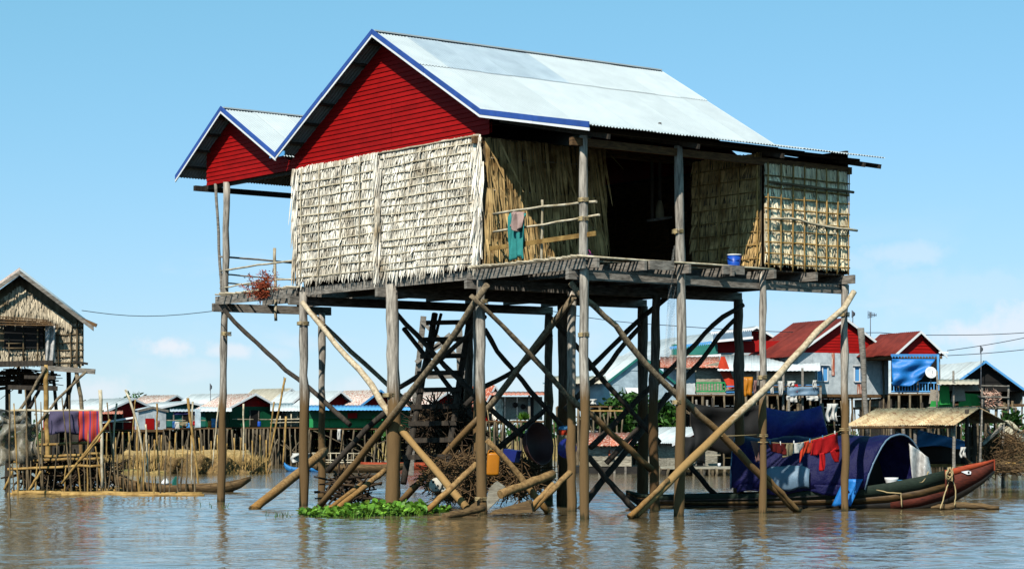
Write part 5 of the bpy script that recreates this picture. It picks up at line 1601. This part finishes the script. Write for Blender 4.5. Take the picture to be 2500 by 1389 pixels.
# clutter of stakes in the shade below the far left houses
ck = thing('stake_row', 'crowded row of thin stakes standing below the far left houses', 'stakes', WW(500, 1135))
for k in range(60):
    x = rnd.uniform(255, 1010)
    D = rnd.uniform(112, 128)
    MB().tube(wob([W(x, rnd.uniform(1048, 1110), D), W(x + rnd.gauss(0, 9), HY + F * EYE / D + 6, D)], 4, .03), rnd.uniform(.025, .045), 5).build('stake', rnd.choice(('far_post', 'far_post', 'bamboo_dark')), ck)
ck = thing('stake_row', 'row of grey stakes below the grey corrugated house', 'stakes', WW(1480, 1140))
for k in range(70):
    x = rnd.uniform(1190, 1640)
    D = rnd.uniform(98, 108)
    MB().tube(wob([W(x, rnd.uniform(1005, 1040), D), W(x + rnd.gauss(0, 5), HY + F * EYE / D + 6, D)], 4, .03), rnd.uniform(.025, .045), 5).build('stake', rnd.choice(('bamboo', 'plank_grey', 'bamboo_dark')), ck)
ck = thing('stake_row', 'row of dark stakes below the red gabled house', 'stakes', WW(2050, 1140))
for k in range(70):
    x = rnd.uniform(1640, 2480)
    D = rnd.uniform(98, 108)
    MB().tube(wob([W(x, rnd.uniform(970, 1000), D), W(x + rnd.gauss(0, 6), HY + F * EYE / D + 6, D)], 4, .03), rnd.uniform(.04, .08), 5).build('stake', rnd.choice(('plank_grey', 'dark_wood', 'bamboo_dark')), ck)

# ------------------------------------------------------------------ boats
def hull(stations, axis, side, org):
    """stations: (t along axis, half width, z gunwale, z bilge, z keel) -> outline rings"""
    rings = []
    for (t, hw, zg, zb_, zk) in stations:
        c = org + axis * t
        rings.append([c - side * hw + Z * zg, c - side * hw * .92 + Z * lerp(zg, zb_, .5), c - side * hw * .72 + Z * zb_, c - side * hw * .3 + Z * zk, c + side * hw * .3 + Z * zk, c + side * hw * .72 + Z * zb_, c + side * hw * .92 + Z * lerp(zg, zb_, .5), c + side * hw + Z * zg])
    return rings
def ringmesh(rings, lo, hi):
    mb = MB()
    vs = [p for r_ in rings for p in r_[lo:hi]]
    w_ = hi - lo
    mb.add(vs, [(i * w_ + k, i * w_ + k + 1, (i + 1) * w_ + k + 1, (i + 1) * w_ + k) for i in range(len(rings) - 1) for k in range(w_ - 1)], .5, True)
    return mb
def canoe(label, x0, x1, py, ybow, ystern, mat, w_=.32, hg=.16, name='canoe', yaw=0, D=None):
    D = D or WD(py)
    a, b = W(x0, py, D), W(x1, py, D)
    a.z = b.z = 0
    if yaw:
        b.y += yaw
    ax = (b - a).normalized()
    ln = (b - a).length
    sd = ax.cross(Z)
    zb0, zb1 = W(0, ystern, D).z, W(0, ybow, D).z
    st = []
    for k in range(15):
        t = k / 14
        u = abs(2 * t - 1)
        lift = (zb1 if t > .5 else zb0)
        zg = lerp(hg, lift, u ** 3.2)
        st.append((t * ln, w_ * (1 - u ** 3) + .012, zg, lerp(-.02, lift - .08, u ** 5), lerp(-.12, lift - .1, u ** 4)))
    o = thing(name, label, 'canoe', (a + b) / 2)
    r_ = hull(st, ax, sd, a)
    ringmesh(r_, 0, 8).solid('hull', mat, o, thick=.03)
    for k in (4, 7, 10):
        MB().beam(r_[k][0] - Z * .03, r_[k][7] - Z * .03, .16, .025).build('thwart', 'plank_brown', o)
    for sgn in (0, 7):
        MB().tube([r[sgn] for r in r_], .018, 6).build('gunwale', mat, o)
    return o
canoe('long brown dugout canoe with raised prow moored behind the stake fence', 262, 612, 1200, 1163, 1150, 'canoe_wood', .34, .2)
pot('plastic_bag', 'white plastic bag lying in the brown canoe', 'bag', 404, 1183, 57.6, [(.001, 0), (.1, .01), (.12, .06), (.05, .14), (.02, .18), (.001, .18)], 'white')
MB_ = MB().prism([W(420, 1184, 57.6), W(432, 1184, 57.6), W(434, 1166, 57.5), W(428, 1162, 57.5), W(421, 1172, 57.6)], Vector((0, .12, 0))).build('fuel_can', 'teal_wall')
tag(MB_, 'small teal can standing in the brown canoe', 'can')
canoe('small blue canoe with red prow tip near the white sack', 692, 780, 1146, 1150, 1128, 'canoe_blue', .3, .14, D=93)
ob = canoe('grey work boat with bamboo railings seen past the posts', 755, 1000, 1152, 1128, 1130, 'canoe_wood', .6, .3, D=91)
for y in (1106, 1122, 1128):
    MB().tube(wob([W(762, y, 90.4), W(880, y + 1, 90.4)], 5, .01), .025, 6).build('railing', 'bamboo', ob)
for k in range(9):
    MB().tube([W(765 + k * 14, 1104, 90.4), W(765 + k * 14, 1136, 90.4)], .02, 6).build('railing_post', 'bamboo', ob)
canoe('far boat with green and red gunwale behind the middle posts', 880, 1090, 1142, 1126, 1128, 'hull_orange', .4, .3, D=98)
hang('sack_cover', 'white sack cover over goods on the far blue canoe', 'cover', 711, 755, 1106, 1128, 92, 'cloth_white', .15, 1)

# big covered boat
ang = R(-15)
AX = Vector((math.cos(ang), math.sin(ang), 0))
SD = Vector((math.sin(ang), -math.cos(ang), 0))       # towards the camera
BC = W(1990, 1240, 45.8)
BC.z = 0
bt = thing('covered_boat', 'long wooden river boat with navy blue arched canopy and red bow', 'boat', BC)
def bx(px):                              # distance along the boat's axis of what shows at column px
    d = (px - CX) / F
    return (d * BC.y - BC.x) / (AX.x - d * AX.y)
def bz(px, py):
    return EYE + (HY - py) / F * (BC.y + AX.y * bx(px))
ST = []
for (px, hw, yg, zb_, zk) in ((1530, .06, 1196, .28, .2), (1560, .2, 1205, .12, .02), (1620, .5, 1208, 0, -.12), (1720, .72, 1205, -.05, -.25), (1850, .82, 1202, -.05, -.3), (1990, .86, 1196, -.05, -.3), (2100, .84, 1188, -.05, -.3),
                              (2180, .76, 1176, -.03, -.25), (2250, .62, 1162, .06, -.12), (2310, .45, 1147, .2, .06), (2360, .3, 1135, .42, .3), (2400, .18, 1127, .62, .54), (2426, .1, 1121, .8, .76)):
    ST.append((bx(px), hw, bz(px, yg), zb_, zk))
rg = hull(ST, AX, SD, BC)
ringmesh(rg, 2, 6).solid('bottom', 'hull_dark', bt, thick=.04)
def strake(i0, i1, lo, hi, f0, f1, mat, nm, off=.0):
    """band of planking between fractions f0..f1 of the topside, near side and far side"""
    for (a_, b_) in ((2, 0), (5, 7)):
        mb = MB()
        sgn = -1 if a_ == 2 else 1
        vs = []
        for r_ in rg[i0:i1 + 1]:
            mid = r_[1] if a_ == 2 else r_[6]
            def at(f):
                return r_[a_].lerp(mid, f * 2) if f < .5 else mid.lerp(r_[b_], f * 2 - 1)
            vs += [at(f0) + SD * (-sgn) * 0 + SD * (sgn * off), at((f0 + f1) / 2) + SD * (sgn * off), at(f1) + SD * (sgn * off)]
        k = i1 - i0 + 1
        mb.add(vs, [(i * 3 + j, i * 3 + j + 1, (i + 1) * 3 + j + 1, (i + 1) * 3 + j) for i in range(k - 1) for j in range(2)], .5, True)
        mb.solid(nm, mat, bt, thick=.03)
strake(0, 9, 0, 0, 0, .3, 'hull_dark', 'lower_plank')
strake(0, 9, 0, 0, .3, .55, 'hull_ochre', 'band_plank', .004)
strake(0, 9, 0, 0, .55, 1, 'hull_green', 'upper_plank')
strake(9, 12, 0, 0, 0, .75, 'hull_red', 'bow_plank')
strake(9, 12, 0, 0, .75, 1, 'hull_orange', 'bow_cap_plank', .004)
strake(7, 9, 0, 0, 0, .3, 'hull_red', 'bow_lower_plank', .006)
MB().prism([rg[12][0], rg[12][7], rg[12][5], rg[12][2]], AX * .03).build('bow_end', 'hull_orange', bt)
# decks
for i in range(6, 12):
    for j in range(3):
        s, t = j / 3, (j + 1) / 3
        a, b = rg[i][0].lerp(rg[i + 1][0], s), rg[i][0].lerp(rg[i + 1][0], t)
        c, d = rg[i][7].lerp(rg[i + 1][7], t), rg[i][7].lerp(rg[i + 1][7], s)
        dz = Z * -.05
        MB().prism([a + dz, b + dz, c + dz, d + dz], Z * .025).build('deck_plank', 'board_grey' if i > 7 else 'plank_brown', bt)
for i in range(0, 6):
    a, b, c, d = rg[i][0], rg[i + 1][0], rg[i + 1][7], rg[i][7]
    dz = Z * -.12
    MB().prism([a + dz, b + dz, c + dz, d + dz], Z * .025).build('deck_plank', 'hull_dark', bt)
# canopy
T0, T1 = bx(1800), bx(2150)
def can(s, t):
    T = lerp(T0, lerp(bx(2270), bx(2122), t), s)
    a = math.pi * t
    rise = 1.15 - .06 * (1 - s)
    hw = .86
    return BC + AX * T + SD * (-hw * math.cos(a)) + Z * (.42 + rise * math.sin(a) ** .8 - .05 * abs(math.sin(s * math.pi * 3)) * math.sin(a)) + (SD * -math.cos(a) + Z * math.sin(a)) * (.05 * mnoise.noise(Vector((s * 7, t * 5, 1))) + .025 * mnoise.noise(Vector((s * 22, t * 9 + s * 6, 7))))
MB().grid(can, 60, 30).solid('canopy', 'tarp_navy', bt, thick=.02)
for s in (.0, .5, 1.0):
    MB().tube([can(s, t / 16) - Z * .02 for t in range(17)], .022, 6).build('hoop', 'tarp_grey', bt)
MB().prism([can(.05, t / 10) for t in range(11)], AX * .02).build('rear_curtain', 'tarp_navy', bt)
MB().prism([can(.75, t / 10) for t in range(11)], AX * .02).build('interior_shade_sheet', 'dark_inside', bt)  # dark sheet added for the unlit inside of the canopy
mb = MB()
mb.grid(lambda s, t: BC + AX * lerp(bx(2216) + .1 * t, bx(2262) + .12 * t, s) + SD * (-.3 + .1 * math.sin(s * 9 + t * 3) - .25 * s) + Z * lerp(1.36 - .3 * s, .4, t), 14, 16)
mb.solid('plastic_flap', 'plastic_film', bt, thick=.008)
# side tarp sliding off the canopy, grey and blue
mb = MB()
mb.grid(lambda s, t: BC + AX * lerp(bx(1880), bx(1990), s) + SD * (.92 + .12 * math.sin(t * 2.6)) + Z * lerp(.95 - .28 * abs(s - .55) ** .8, .4, t) + Z * .04 * math.sin(s * 9), 16, 8)
mb.solid('grey_tarp', 'tarp_grey', bt, thick=.015)
mb = MB()
mb.grid(lambda s, t: BC + AX * (lerp(bx(2072), bx(2118), s) - .25 * t) + SD * (.93 + .03 * math.sin(s * 8)) + Z * lerp(.62, .06, t), 8, 8)
mb.solid('blue_tarp_corner', 'tarp_blue', bt, thick=.015)
mb = MB()
mb.grid(lambda s, t: BC + AX * lerp(bx(1815), bx(2110), s) + SD * (.885 + .03 * math.sin(s * 30)) + Z * lerp(.5, .32 + .05 * math.sin(s * 14), t), 30, 4)
mb.solid('canopy_skirt', 'tarp_navy', bt, thick=.015)
# eye, ropes
eye_c = BC + AX * bx(2366)
def near(px, py, off=.03):
    T = bx(px)
    for i in range(len(ST) - 1):
        if ST[i][0] <= T <= ST[i + 1][0]:
            f = (T - ST[i][0]) / (ST[i + 1][0] - ST[i][0])
            hw = lerp(ST[i][1], ST[i + 1][1], f)
            break
    p = BC + AX * T + SD * (hw * .93 + off)
    p.z = EYE + (HY - py) / F * p.y
    return p
ey = MB().prism([near(2349, 1151), near(2358, 1149), near(2366, 1148), near(2373, 1151), near(2372, 1157), near(2364, 1158), near(2357, 1155)], SD * .012).build('painted_eye', 'white_trim', bt)
MB().prism([near(2365, 1150, .045), near(2369, 1150, .045), near(2369, 1155, .045), near(2365, 1155, .045)], SD * .008).build('pupil', 'black', ey)
def rope(name, pts, r_=.014, mat='rope', n=12, parent=bt):
    MB().tube(wob(pts, n, .006), r_, 6).build(name, mat, parent)
rope('rope', [near(2330, 1140), near(2322, 1160), near(2332, 1178), near(2336, 1200), W(2331, 1232, 44)])
rope('rope', [near(2326, 1148), near(2318, 1180), W(2296, 1240, 43.8)])
rope('rope', [near(2240, 1166), near(2244, 1176), near(2258, 1176), near(2268, 1160), near(2272, 1150)])
rope('rope', [near(2140, 1192), near(2170, 1201), near(2206, 1204), near(2208, 1238)])
for k in range(7):
    MB().tube([near(2322 + 6 * math.cos(a + k) + rnd.uniform(-3, 3), 1158 + 12 * math.sin(a + k) + rnd.uniform(-8, 8), .05 + .02 * k) for a in [i * .7 for i in range(9)]], .014, 6).build('rope_coil', 'rope', bt)
p = BC + AX * bx(2180) + SD * .35 + Z * (bz(2180, 1176) - .05)
tag(MB().lathe([(.001, 0), (.1, 0), (.12, .05), (.12, .06), (.14, .1), (.145, .15), (.12, .15), (.001, .15)], p, 14).build('bowl_stack', 'white'), 'stack of white bowls at the canopy opening of the boat', 'bowls')
p = BC + AX * bx(2205) + SD * .3 + Z * (bz(2205, 1172) - .03)
tag(MB().lathe([(.001, 0), (.08, 0), (.13, .04), (.125, .045), (.001, .012)], p, 14).build('dish', 'cyan_plastic'), 'flat pale blue dish on the boat foredeck', 'dish')
# log float moored at the bow
lg = MB().tube(wob([W(2272, 1240, 44.2), W(2330, 1234, 44.2), W(2400, 1236, 44.2), W(2438, 1240, 44.2)], 8, .015), [.02, .05, .065, .07, .07, .065, .06, .055, .045], 9).build('floating_log', 'canoe_wood')
tag(lg, 'mossy log floating at the water below the boat bow', 'log')
# laundry line by the boat
PV = -2.95
def SV(px, py):
    return S(px, py, PV)
ln_ = thing('clothes_line', 'sagging clothes line tied between the two right porch posts', 'line', S(1960, 1240, PV))
MB().tube([SV(1862, 1078), SV(1910, 1082), SV(1950, 1082), SV(2010, 1066), SV(2062, 1048)], .007, 5).build('cord', 'rope', ln_)
MB().tube([SV(1762, 1064), SV(1800, 1063), SV(1862, 1060)], .008, 5).build('cord', 'rope', ln_)
for (x, y) in ((1862, 1061), (1862, 1065), (2062, 1046), (2062, 1050), (1862, 1079)):
    c = S(x, y, -3.1)
    MB().tube([c + Vector((.1 * math.cos(a), .1 * math.sin(a), 0)) for a in [i * math.pi / 6 for i in range(13)]], .009, 5).build('lashing', 'rope', ln_)
for (x, y) in ((1880, 1079), (1905, 1081), (1938, 1079), (1977, 1074), (2008, 1066), (2038, 1055)):
    MB().beam(SV(x, y - 4), SV(x, y + 5), .02, .02, up=Vector((0, 1, 0))).build('peg', rnd.choice(('cyan_plastic', 'white')), ln_)
def garment(name, label, top, bot, mat, seed=0, cat='laundry', th=.012):
    """top and bottom edges as pixel polylines with the same number of points"""
    mb = MB()
    k = len(top) - 1
    def fn(s, t):
        i = min(k - 1, int(s * k))
        f = s * k - i
        x = lerp(lerp(top[i][0], top[i + 1][0], f), lerp(bot[i][0], bot[i + 1][0], f), t)
        y = lerp(lerp(top[i][1], top[i + 1][1], f), lerp(bot[i][1], bot[i + 1][1], f), t)
        return SV(x, y) - V * (.03 * math.sin(s * 17 + t * 3 + seed) * (.3 + t))
    mb.grid(fn, k * 4, 10)
    return tag(mb.solid(name, mat, thick=th), label, cat)
garment('hanging_cloth', 'brownish pink cloth at the left end of the clothes line', [(1833, 1076), (1852, 1078)], [(1845, 1128), (1853, 1125)], 'cloth_pink')
garment('hanging_trousers', 'dark red trousers on the clothes line', [(1873, 1082), (1895, 1082), (1920, 1082)], [(1886, 1102), (1900, 1106), (1917, 1110)], 'cloth_darkred', 1)
garment('hanging_cloth', 'khaki cloth folded on the clothes line', [(1920, 1083), (1938, 1082)], [(1912, 1117), (1932, 1112)], 'cloth_khaki', 2)
garment('hanging_cloth', 'white cloth on the clothes line between khaki and orange ones', [(1938, 1082), (1962, 1079)], [(1936, 1108), (1956, 1104)], 'cloth_white', 3)
garment('hanging_shirt', 'orange shirt with hanging sleeve on the clothes line', [(1960, 1079), (1970, 1077), (1984, 1074)], [(1950, 1132), (1962, 1106), (1982, 1106)], 'cloth_orange', 4)
rs = thing('hanging_shirt', 'large bright red shirt with two sleeves on the clothes line', 'laundry', SV(2010, 1100))
def gpart(nm, top, bot, seed):
    o = garment(nm, '', top, bot, 'cloth_red', seed)
    w_ = ORG[o.name]
    o.parent = rs
    o.location = w_ - ORG[rs.name]
    del o['label']
    del o['category']
gpart('shirt_body', [(1980, 1075), (2010, 1067), (2046, 1056)], [(1978, 1112), (2004, 1110), (2046, 1098)], 0)
gpart('sleeve', [(2000, 1106), (2014, 1104)], [(2003, 1150), (2012, 1148)], 2)
gpart('sleeve', [(2026, 1102), (2047, 1088)], [(2040, 1128), (2050, 1128)], 3)
# navy tarp screen behind
mb = MB()
def scr(s, t):
    y0 = lerp(993, 990, s) + 12 * math.sin(s * math.pi)
    return W(lerp(1868, 2003 + 18 * t, s), lerp(y0, 1082 - 10 * s, t), 50) + Vector((0, .12 * math.sin(s * 6 + t * 4) + .05 * math.sin(s * 17 + t * 8) - .25 * math.sin(t * 3.1), 0))
mb.grid(scr, 26, 18)
tag(mb.solid('tarp_screen', 'tarp_screen_blue', thick=.012), 'navy blue tarp stretched as a screen above the covered boat', 'tarp')
for (lb, a, b) in (('left leaning stake holding the navy tarp screen', (1868, 990), (1880, 1215)), ('right stake holding the navy tarp screen', (2005, 985), (2022, 1100))):
    tag(MB().tube(wob([W(a[0], a[1], 50.1), W(b[0], b[1], 50.1)], 6, .01), .04, 7).build('stake', 'plank_grey'), lb, 'stake')
hang('shade_sheet', 'black sheet standing in for deep shade left of the navy tarp', 'tarp', 1690, 1868, 985, 1100, 60, 'black', .2, 3, sag=10)  # black sheet put where there is only a shaded space
# blue tarps on the landing
mb = MB()
mb.grid(lambda s, t: W(lerp(2240, 2362, s), lerp(1048 + 30 * s, 1092 - 4 * math.sin(s * 5), t), 63.5) + Vector((0, .15 * math.sin(s * 7 + t * 3), 0)), 18, 8)
tag(mb.solid('landing_tarp', 'tarp_skyblue', thick=.015), 'faded blue tarp slung under the tan shelter roof', 'tarp')
MB_ = MB()
MB_.grid(lambda s, t: W(lerp(2228, 2362, s), lerp(1086, 1132, t), 63.9) + Vector((0, .1 * math.sin(s * 9), 0)), 14, 4)
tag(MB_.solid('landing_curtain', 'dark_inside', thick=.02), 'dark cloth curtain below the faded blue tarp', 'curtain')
hang('hanging_shirt', 'white spotted shirt hanging by the dark post of the landing', 'laundry', 2345, 2357, 1091, 1116, 60.5, 'cloth_white', .05, 1, taper=-.2)
tag(MB().tube(wob([W(2361, 1000, 62), W(2361, 1150, 62)], 5, .01), .06, 7).build('dark_post', 'dark_wood'), 'dark post beside the white spotted shirt on the landing', 'post')
hang('white_cloth_bag', 'white cloth bag hanging under the gallery beside the right post', 'bag', 2018, 2044, 985, 1028, 92, 'cloth_white', .12, 1)

# ------------------------------------------------------------------ water level clutter under the house
def log(label, a, b, r_, mat='tan_log', name='log', Da=None, Db=None):
    p, q = W(a[0], a[1], Da), W(b[0], b[1], Db)
    return tag(MB().tube(wob([p, q], 8, .01), [r_ * rnd.uniform(.93, 1.07) for _ in range(9)], 10).build(name, mat), label, 'log')
log('thick tan log propped in the water by the second left post', (792, 1102), (617, 1244), .095, Da=48.4, Db=44.6)
log('long thin log slanting in the water left of the thickest post', (940, 1148), (818, 1244), .06, Da=45.8, Db=44.3)
log('short thin log lying against the long thin one', (884, 1180), (800, 1244), .05, Da=45.6, Db=44.2)
log('thick tan log jutting right from the broken plank', (1350, 1157), (1222, 1206), .085, Da=41.6, Db=40.6)
log('thin log leaning on the paired right posts', (1394, 1150), (1300, 1244), .055, Da=40.8, Db=40.6)
log('short log leaning beside the paired right posts', (1352, 1180), (1290, 1244), .05, Da=40.8, Db=40.5)
log('thin log leaning against the corner post', (1163, 1132), (1044, 1245), .06, Da=42.4, Db=42)
log('dark wet log lying low before the corner post', (1180, 1240), (1082, 1262), .07, 'canoe_wood', Da=40.6, Db=39.9)
def slab(label, pts, D, th, mat='plank_grey'):
    return tag(MB().prism([W(x, y, D) for (x, y) in pts], Vector((.05, th, .03))).build('broken_plank', mat), label, 'plank')
slab('broken splintered plank standing right of the corner post', [(1190, 1245), (1232, 1204), (1228, 1192), (1207, 1178), (1194, 1192), (1188, 1220)], 40.9, .3, 'board_grey')
slab('half sunken mossy plank floating right of the corner post', [(1192, 1256), (1300, 1250), (1296, 1230), (1290, 1224), (1250, 1236), (1200, 1250)], 40.2, .4, 'canoe_wood')
slab('wedge of wet timber at the foot of the corner post', [(1128, 1258), (1166, 1255), (1164, 1222), (1150, 1232)], 40.9, .3, 'canoe_wood')
heap('brushwood_heap', 'brushwood and drift litter heaped in the water under the house', 1115, 1165, 75, 55, 46, 1.4, 700, 'brush', lmin=.25, lmax=.9, rr=.012)
heap('brushwood_heap', 'black tangle of roots hanging below the ladder', 1085, 1045, 70, 50, 47.5, 1.2, 700, 'brush_dark', lmin=.3, lmax=1.2, rr=.013, flat=.8)
heap('brushwood_heap', 'dark driftwood snagged between the left posts', 850, 1190, 60, 40, 48, .8, 60, 'brush_dark', lmin=.4, lmax=1.1, rr=.03)
heap('brushwood_heap', 'drift litter under the house right of the jerrycan', 1265, 1165, 70, 45, 47, 1.2, 480, 'brush', lmin=.25, lmax=.9, rr=.012)
fd = thing('foam_float', 'dirty white foam drum float with dark holes in the drift litter', 'float', W(1065, 1200, 44.5))
nrm = Vector((-.25, -.9, .2)).normalized()
for (x, y, r_) in ((1063, 1182, .15), (1085, 1192, .1)):
    f_ = MB().lathe([(.001, 0), (r_ * .9, 0), (r_, -.04), (r_, -.42), (.001, -.42)], W(x, y, 44.4), 16, nrm).build('drum_end', 'foam', fd)
    for (dx, dy, q) in ((-5, -6, .03), (6, 3, .022), (1, 9, .018)):
        MB().lathe([(.001, .006), (q, .006), (q * .8, .001)], W(x + dx, y + dy, 44.36), 8, nrm).build('hole', 'black', f_)
# jerrycan
jc = thing('jerrycan', 'yellow orange plastic jerrycan hung beside the corner post', 'jerrycan', W(1204, 1160, 43.5))
mb = MB()
def jer(s, t):
    a = s * 2 * math.pi
    w_, d_ = .13, .085
    sq = lambda c: math.copysign(abs(c) ** .45, c)
    tp = min(1, (t * 14) ** .5, ((1 - t) * 14) ** .5) if 0 < t < 1 else .0
    tp = .55 + .45 * tp if 0 < t < 1 else .5
    c = W(1204, lerp(1104, 1161, t), 43.5)
    return c + Vector((w_ * tp * sq(math.cos(a)) + .03 * (.5 - t), d_ * tp * sq(math.sin(a)), 0))
mb.grid(jer, 28, 24)
mb.build('body', 'orange_plastic', jc)
MB().lathe([(.03, 0), (.03, .04), (.001, .04)], W(1214, 1105, 43.5), 10).build('cap', 'orange_plastic', jc)
MB().tube([W(1190, 1108, 43.5), W(1194, 1099, 43.5), W(1206, 1099, 43.5), W(1210, 1106, 43.5)], .012, 6).build('handle', 'orange_plastic', jc)
MB().tube([W(1200, 1099, 43.5), W(1196, 1050, 43.6), W(1190, 1000, 43.8)], .006, 5).build('cord', 'rope', jc)
pb = thing('hanging_bowl', 'big plum coloured round basin hanging in the shade under the house', 'basin', W(1325, 1120, 45.6))
nrm = Vector((.75, -.6, .15)).normalized()
MB().lathe([(.001, -.3), (.2, -.28), (.36, -.18), (.44, 0), (.46, .01), (.46, -.01), (.43, -.02), (.34, -.2), (.18, -.3), (.001, -.32)], W(1318, 1082, 45.6), 22, nrm).build('bowl', 'bowl_plum', pb)
MB().tube([W(1330, 1040, 45.6), W(1335, 980, 45.8)], .008, 5).build('cord', 'rope', pb)
wj = thing('water_jar', 'water jar with blue cover and orange band tied to the middle posts', 'jar', W(1380, 1110, 45))
MB().lathe([(.001, 0), (.13, 0), (.15, .05), (.15, .3), (.1, .33), (.001, .33)], W(1383, 1085, 45), 16).build('jar_body', 'cloth_khaki', wj)
MB().lathe([(.152, .2), (.158, .21), (.158, .29), (.152, .3)], W(1383, 1085, 45), 16).build('band', 'cloth_orange', wj)
MB().lathe([(.16, .31), (.17, .33), (.14, .38), (.001, .4)], W(1383, 1085, 45), 16).build('lid', 'cyan_plastic', wj)
MB().lathe([(.001, 0), (.2, .0), (.21, -.02), (.19, -.06), (.001, -.08)], W(1384, 1094, 44.6), 18, Vector((-.3, -.9, .1)).normalized()).build('hanging_lid', 'navy_plastic', wj)
tag(MB().prism([W(1230, 1095, 45), W(1262, 1100, 45), W(1256, 1128, 45), W(1226, 1120, 45)], Vector((.1, .25, 0))).build('crate', 'navy_plastic'), 'dark blue crate wedged behind the slanting log', 'crate')
# water hyacinth
hy = thing('water_hyacinth', 'floating mat of bright green water hyacinth before the thickest post', 'plant', WW(920, 1252))
mb = MB()
for _ in range(1900):
    s = rnd.random()
    px = lerp(735, 1095, s)
    env = math.sin(min(1, max(0, s * 1.05)) * math.pi) ** .5
    y0 = 1252 - 8 * (s - .3)
    py = y0 + rnd.uniform(-1, 1) * 9 * env + 2
    p = WW(px, max(1232, min(1266, py)))
    tall = (.03 + .09 * rnd.random()) * (.5 + .6 * env) * (1.25 if .3 < s < .85 else .8)
    d = Vector((rnd.gauss(0, .45), rnd.gauss(0, .45), 1)).normalized()
    q = p + d * tall
    e = Vector((rnd.gauss(0, 1), rnd.gauss(-.3, 1), rnd.uniform(-.1, .9))).normalized()
    sd_ = e.cross(Vector((rnd.gauss(0, .3), rnd.gauss(0, .3), 1))).normalized()
    k_ = rnd.choice((.6, .8, 1, 1.2, 1.5))
    l_, w_ = k_ * rnd.uniform(.07, .12), k_ * rnd.uniform(.05, .09)
    r_ = rnd.random()
    mb.add([q, q + e * l_ * .35 + sd_ * w_ * .5, q + e * l_ * .8 + sd_ * w_ * .42, q + e * l_, q + e * l_ * .8 - sd_ * w_ * .42, q + e * l_ * .35 - sd_ * w_ * .5], [(0, 1, 2, 3, 4, 5)], r_)
    mb.tube([p - Z * .05, q], [.012, .006], 4, cap=False, r=r_)
mb.build('leaves', 'leaf', hy, kind='stuff')
for (lb, x, y, n__) in (('sparse water weeds poking up left of the hyacinth', 690, 1258, 16), ('few thin reed tips by the leftmost post', 520, 1236, 9)):
    mb = MB()
    for _ in range(n__):
        p = WW(x + rnd.gauss(0, 18), y + rnd.gauss(0, 3))
        mb.leaf(p - Z * .03, (Z + Vector((rnd.gauss(0, .4), 0, 0))).normalized(), Vector((1, 0, 0)), rnd.uniform(.06, .15), .015)
    tag(mb.build('water_weed', 'tree_leaf'), lb, 'weed')

# ------------------------------------------------------------------ wires and antennas
def cable(label, pts):
    v = [W(x, y, D) for (x, y, D) in pts]
    out = []
    for i in range(len(v) - 1):
        for k in range(8):
            t = k / 8
            out.append(v[i].lerp(v[i + 1], t) - Z * ((v[i + 1] - v[i]).length * .012 * math.sin(t * math.pi)))
    out.append(v[-1])
    tag(MB().tube(out, [.0032 * F / 5279 * p.y / 10 for p in out] if False else [max(.006, p.y * .00017) for p in out], 5).build('power_cable', 'wire'), label, 'cable')
cable('thin cable running from the left shack to the main house', [(200, 758, 60), (548, 756, 48.6)])
cable('upper cable crossing the sky behind the right posts', [(1330, 756, 120), (1640, 795, 110), (2150, 812, 108), (2300, 818, 106), (2560, 808, 104)])
cable('cable from the small red gable to the right edge', [(2312, 856, 103), (2560, 812, 100)])
cable('lower faint cable at the right edge', [(2312, 868, 106), (2560, 846, 104)])
def yagi(label, x, y, yb, D, w_=14):
    a = thing('antenna', label, 'antenna', W(x, yb, D))
    MB().tube([W(x, y - 4, D), W(x, yb, D)], .022, 5).build('mast', 'antenna', a)
    MB().tube([W(x - w_ * .4, y + 2, D), W(x + w_, y + 4, D)], .02, 5).build('boom', 'antenna', a)
    for k in range(6):
        xx = lerp(x - w_ * .4, x + w_, k / 5)
        hh = lerp(9, 3, k / 5)
        MB().tube([W(xx, y + 2.5 - hh, D), W(xx, y + 2.5 + hh, D + .3)], .018, 5).build('element', 'antenna', a)
yagi('television antenna on a thin mast above the big red gable', 2082, 764, 800, 108, 5)
yagi('television antenna with long boom right of the big red gable', 2125, 766, 850, 108)
yagi('small antenna on the mast of the blue trimmed boat shed', 2395, 850, 990, 107, 4)
yagi('tiny antenna on a tall mast above the white store roof', 514, 942, 1040, 130, 3)
yagi('tiny antenna at the top of the mast by the beige roof', 694, 926, 1040, 132, 3)
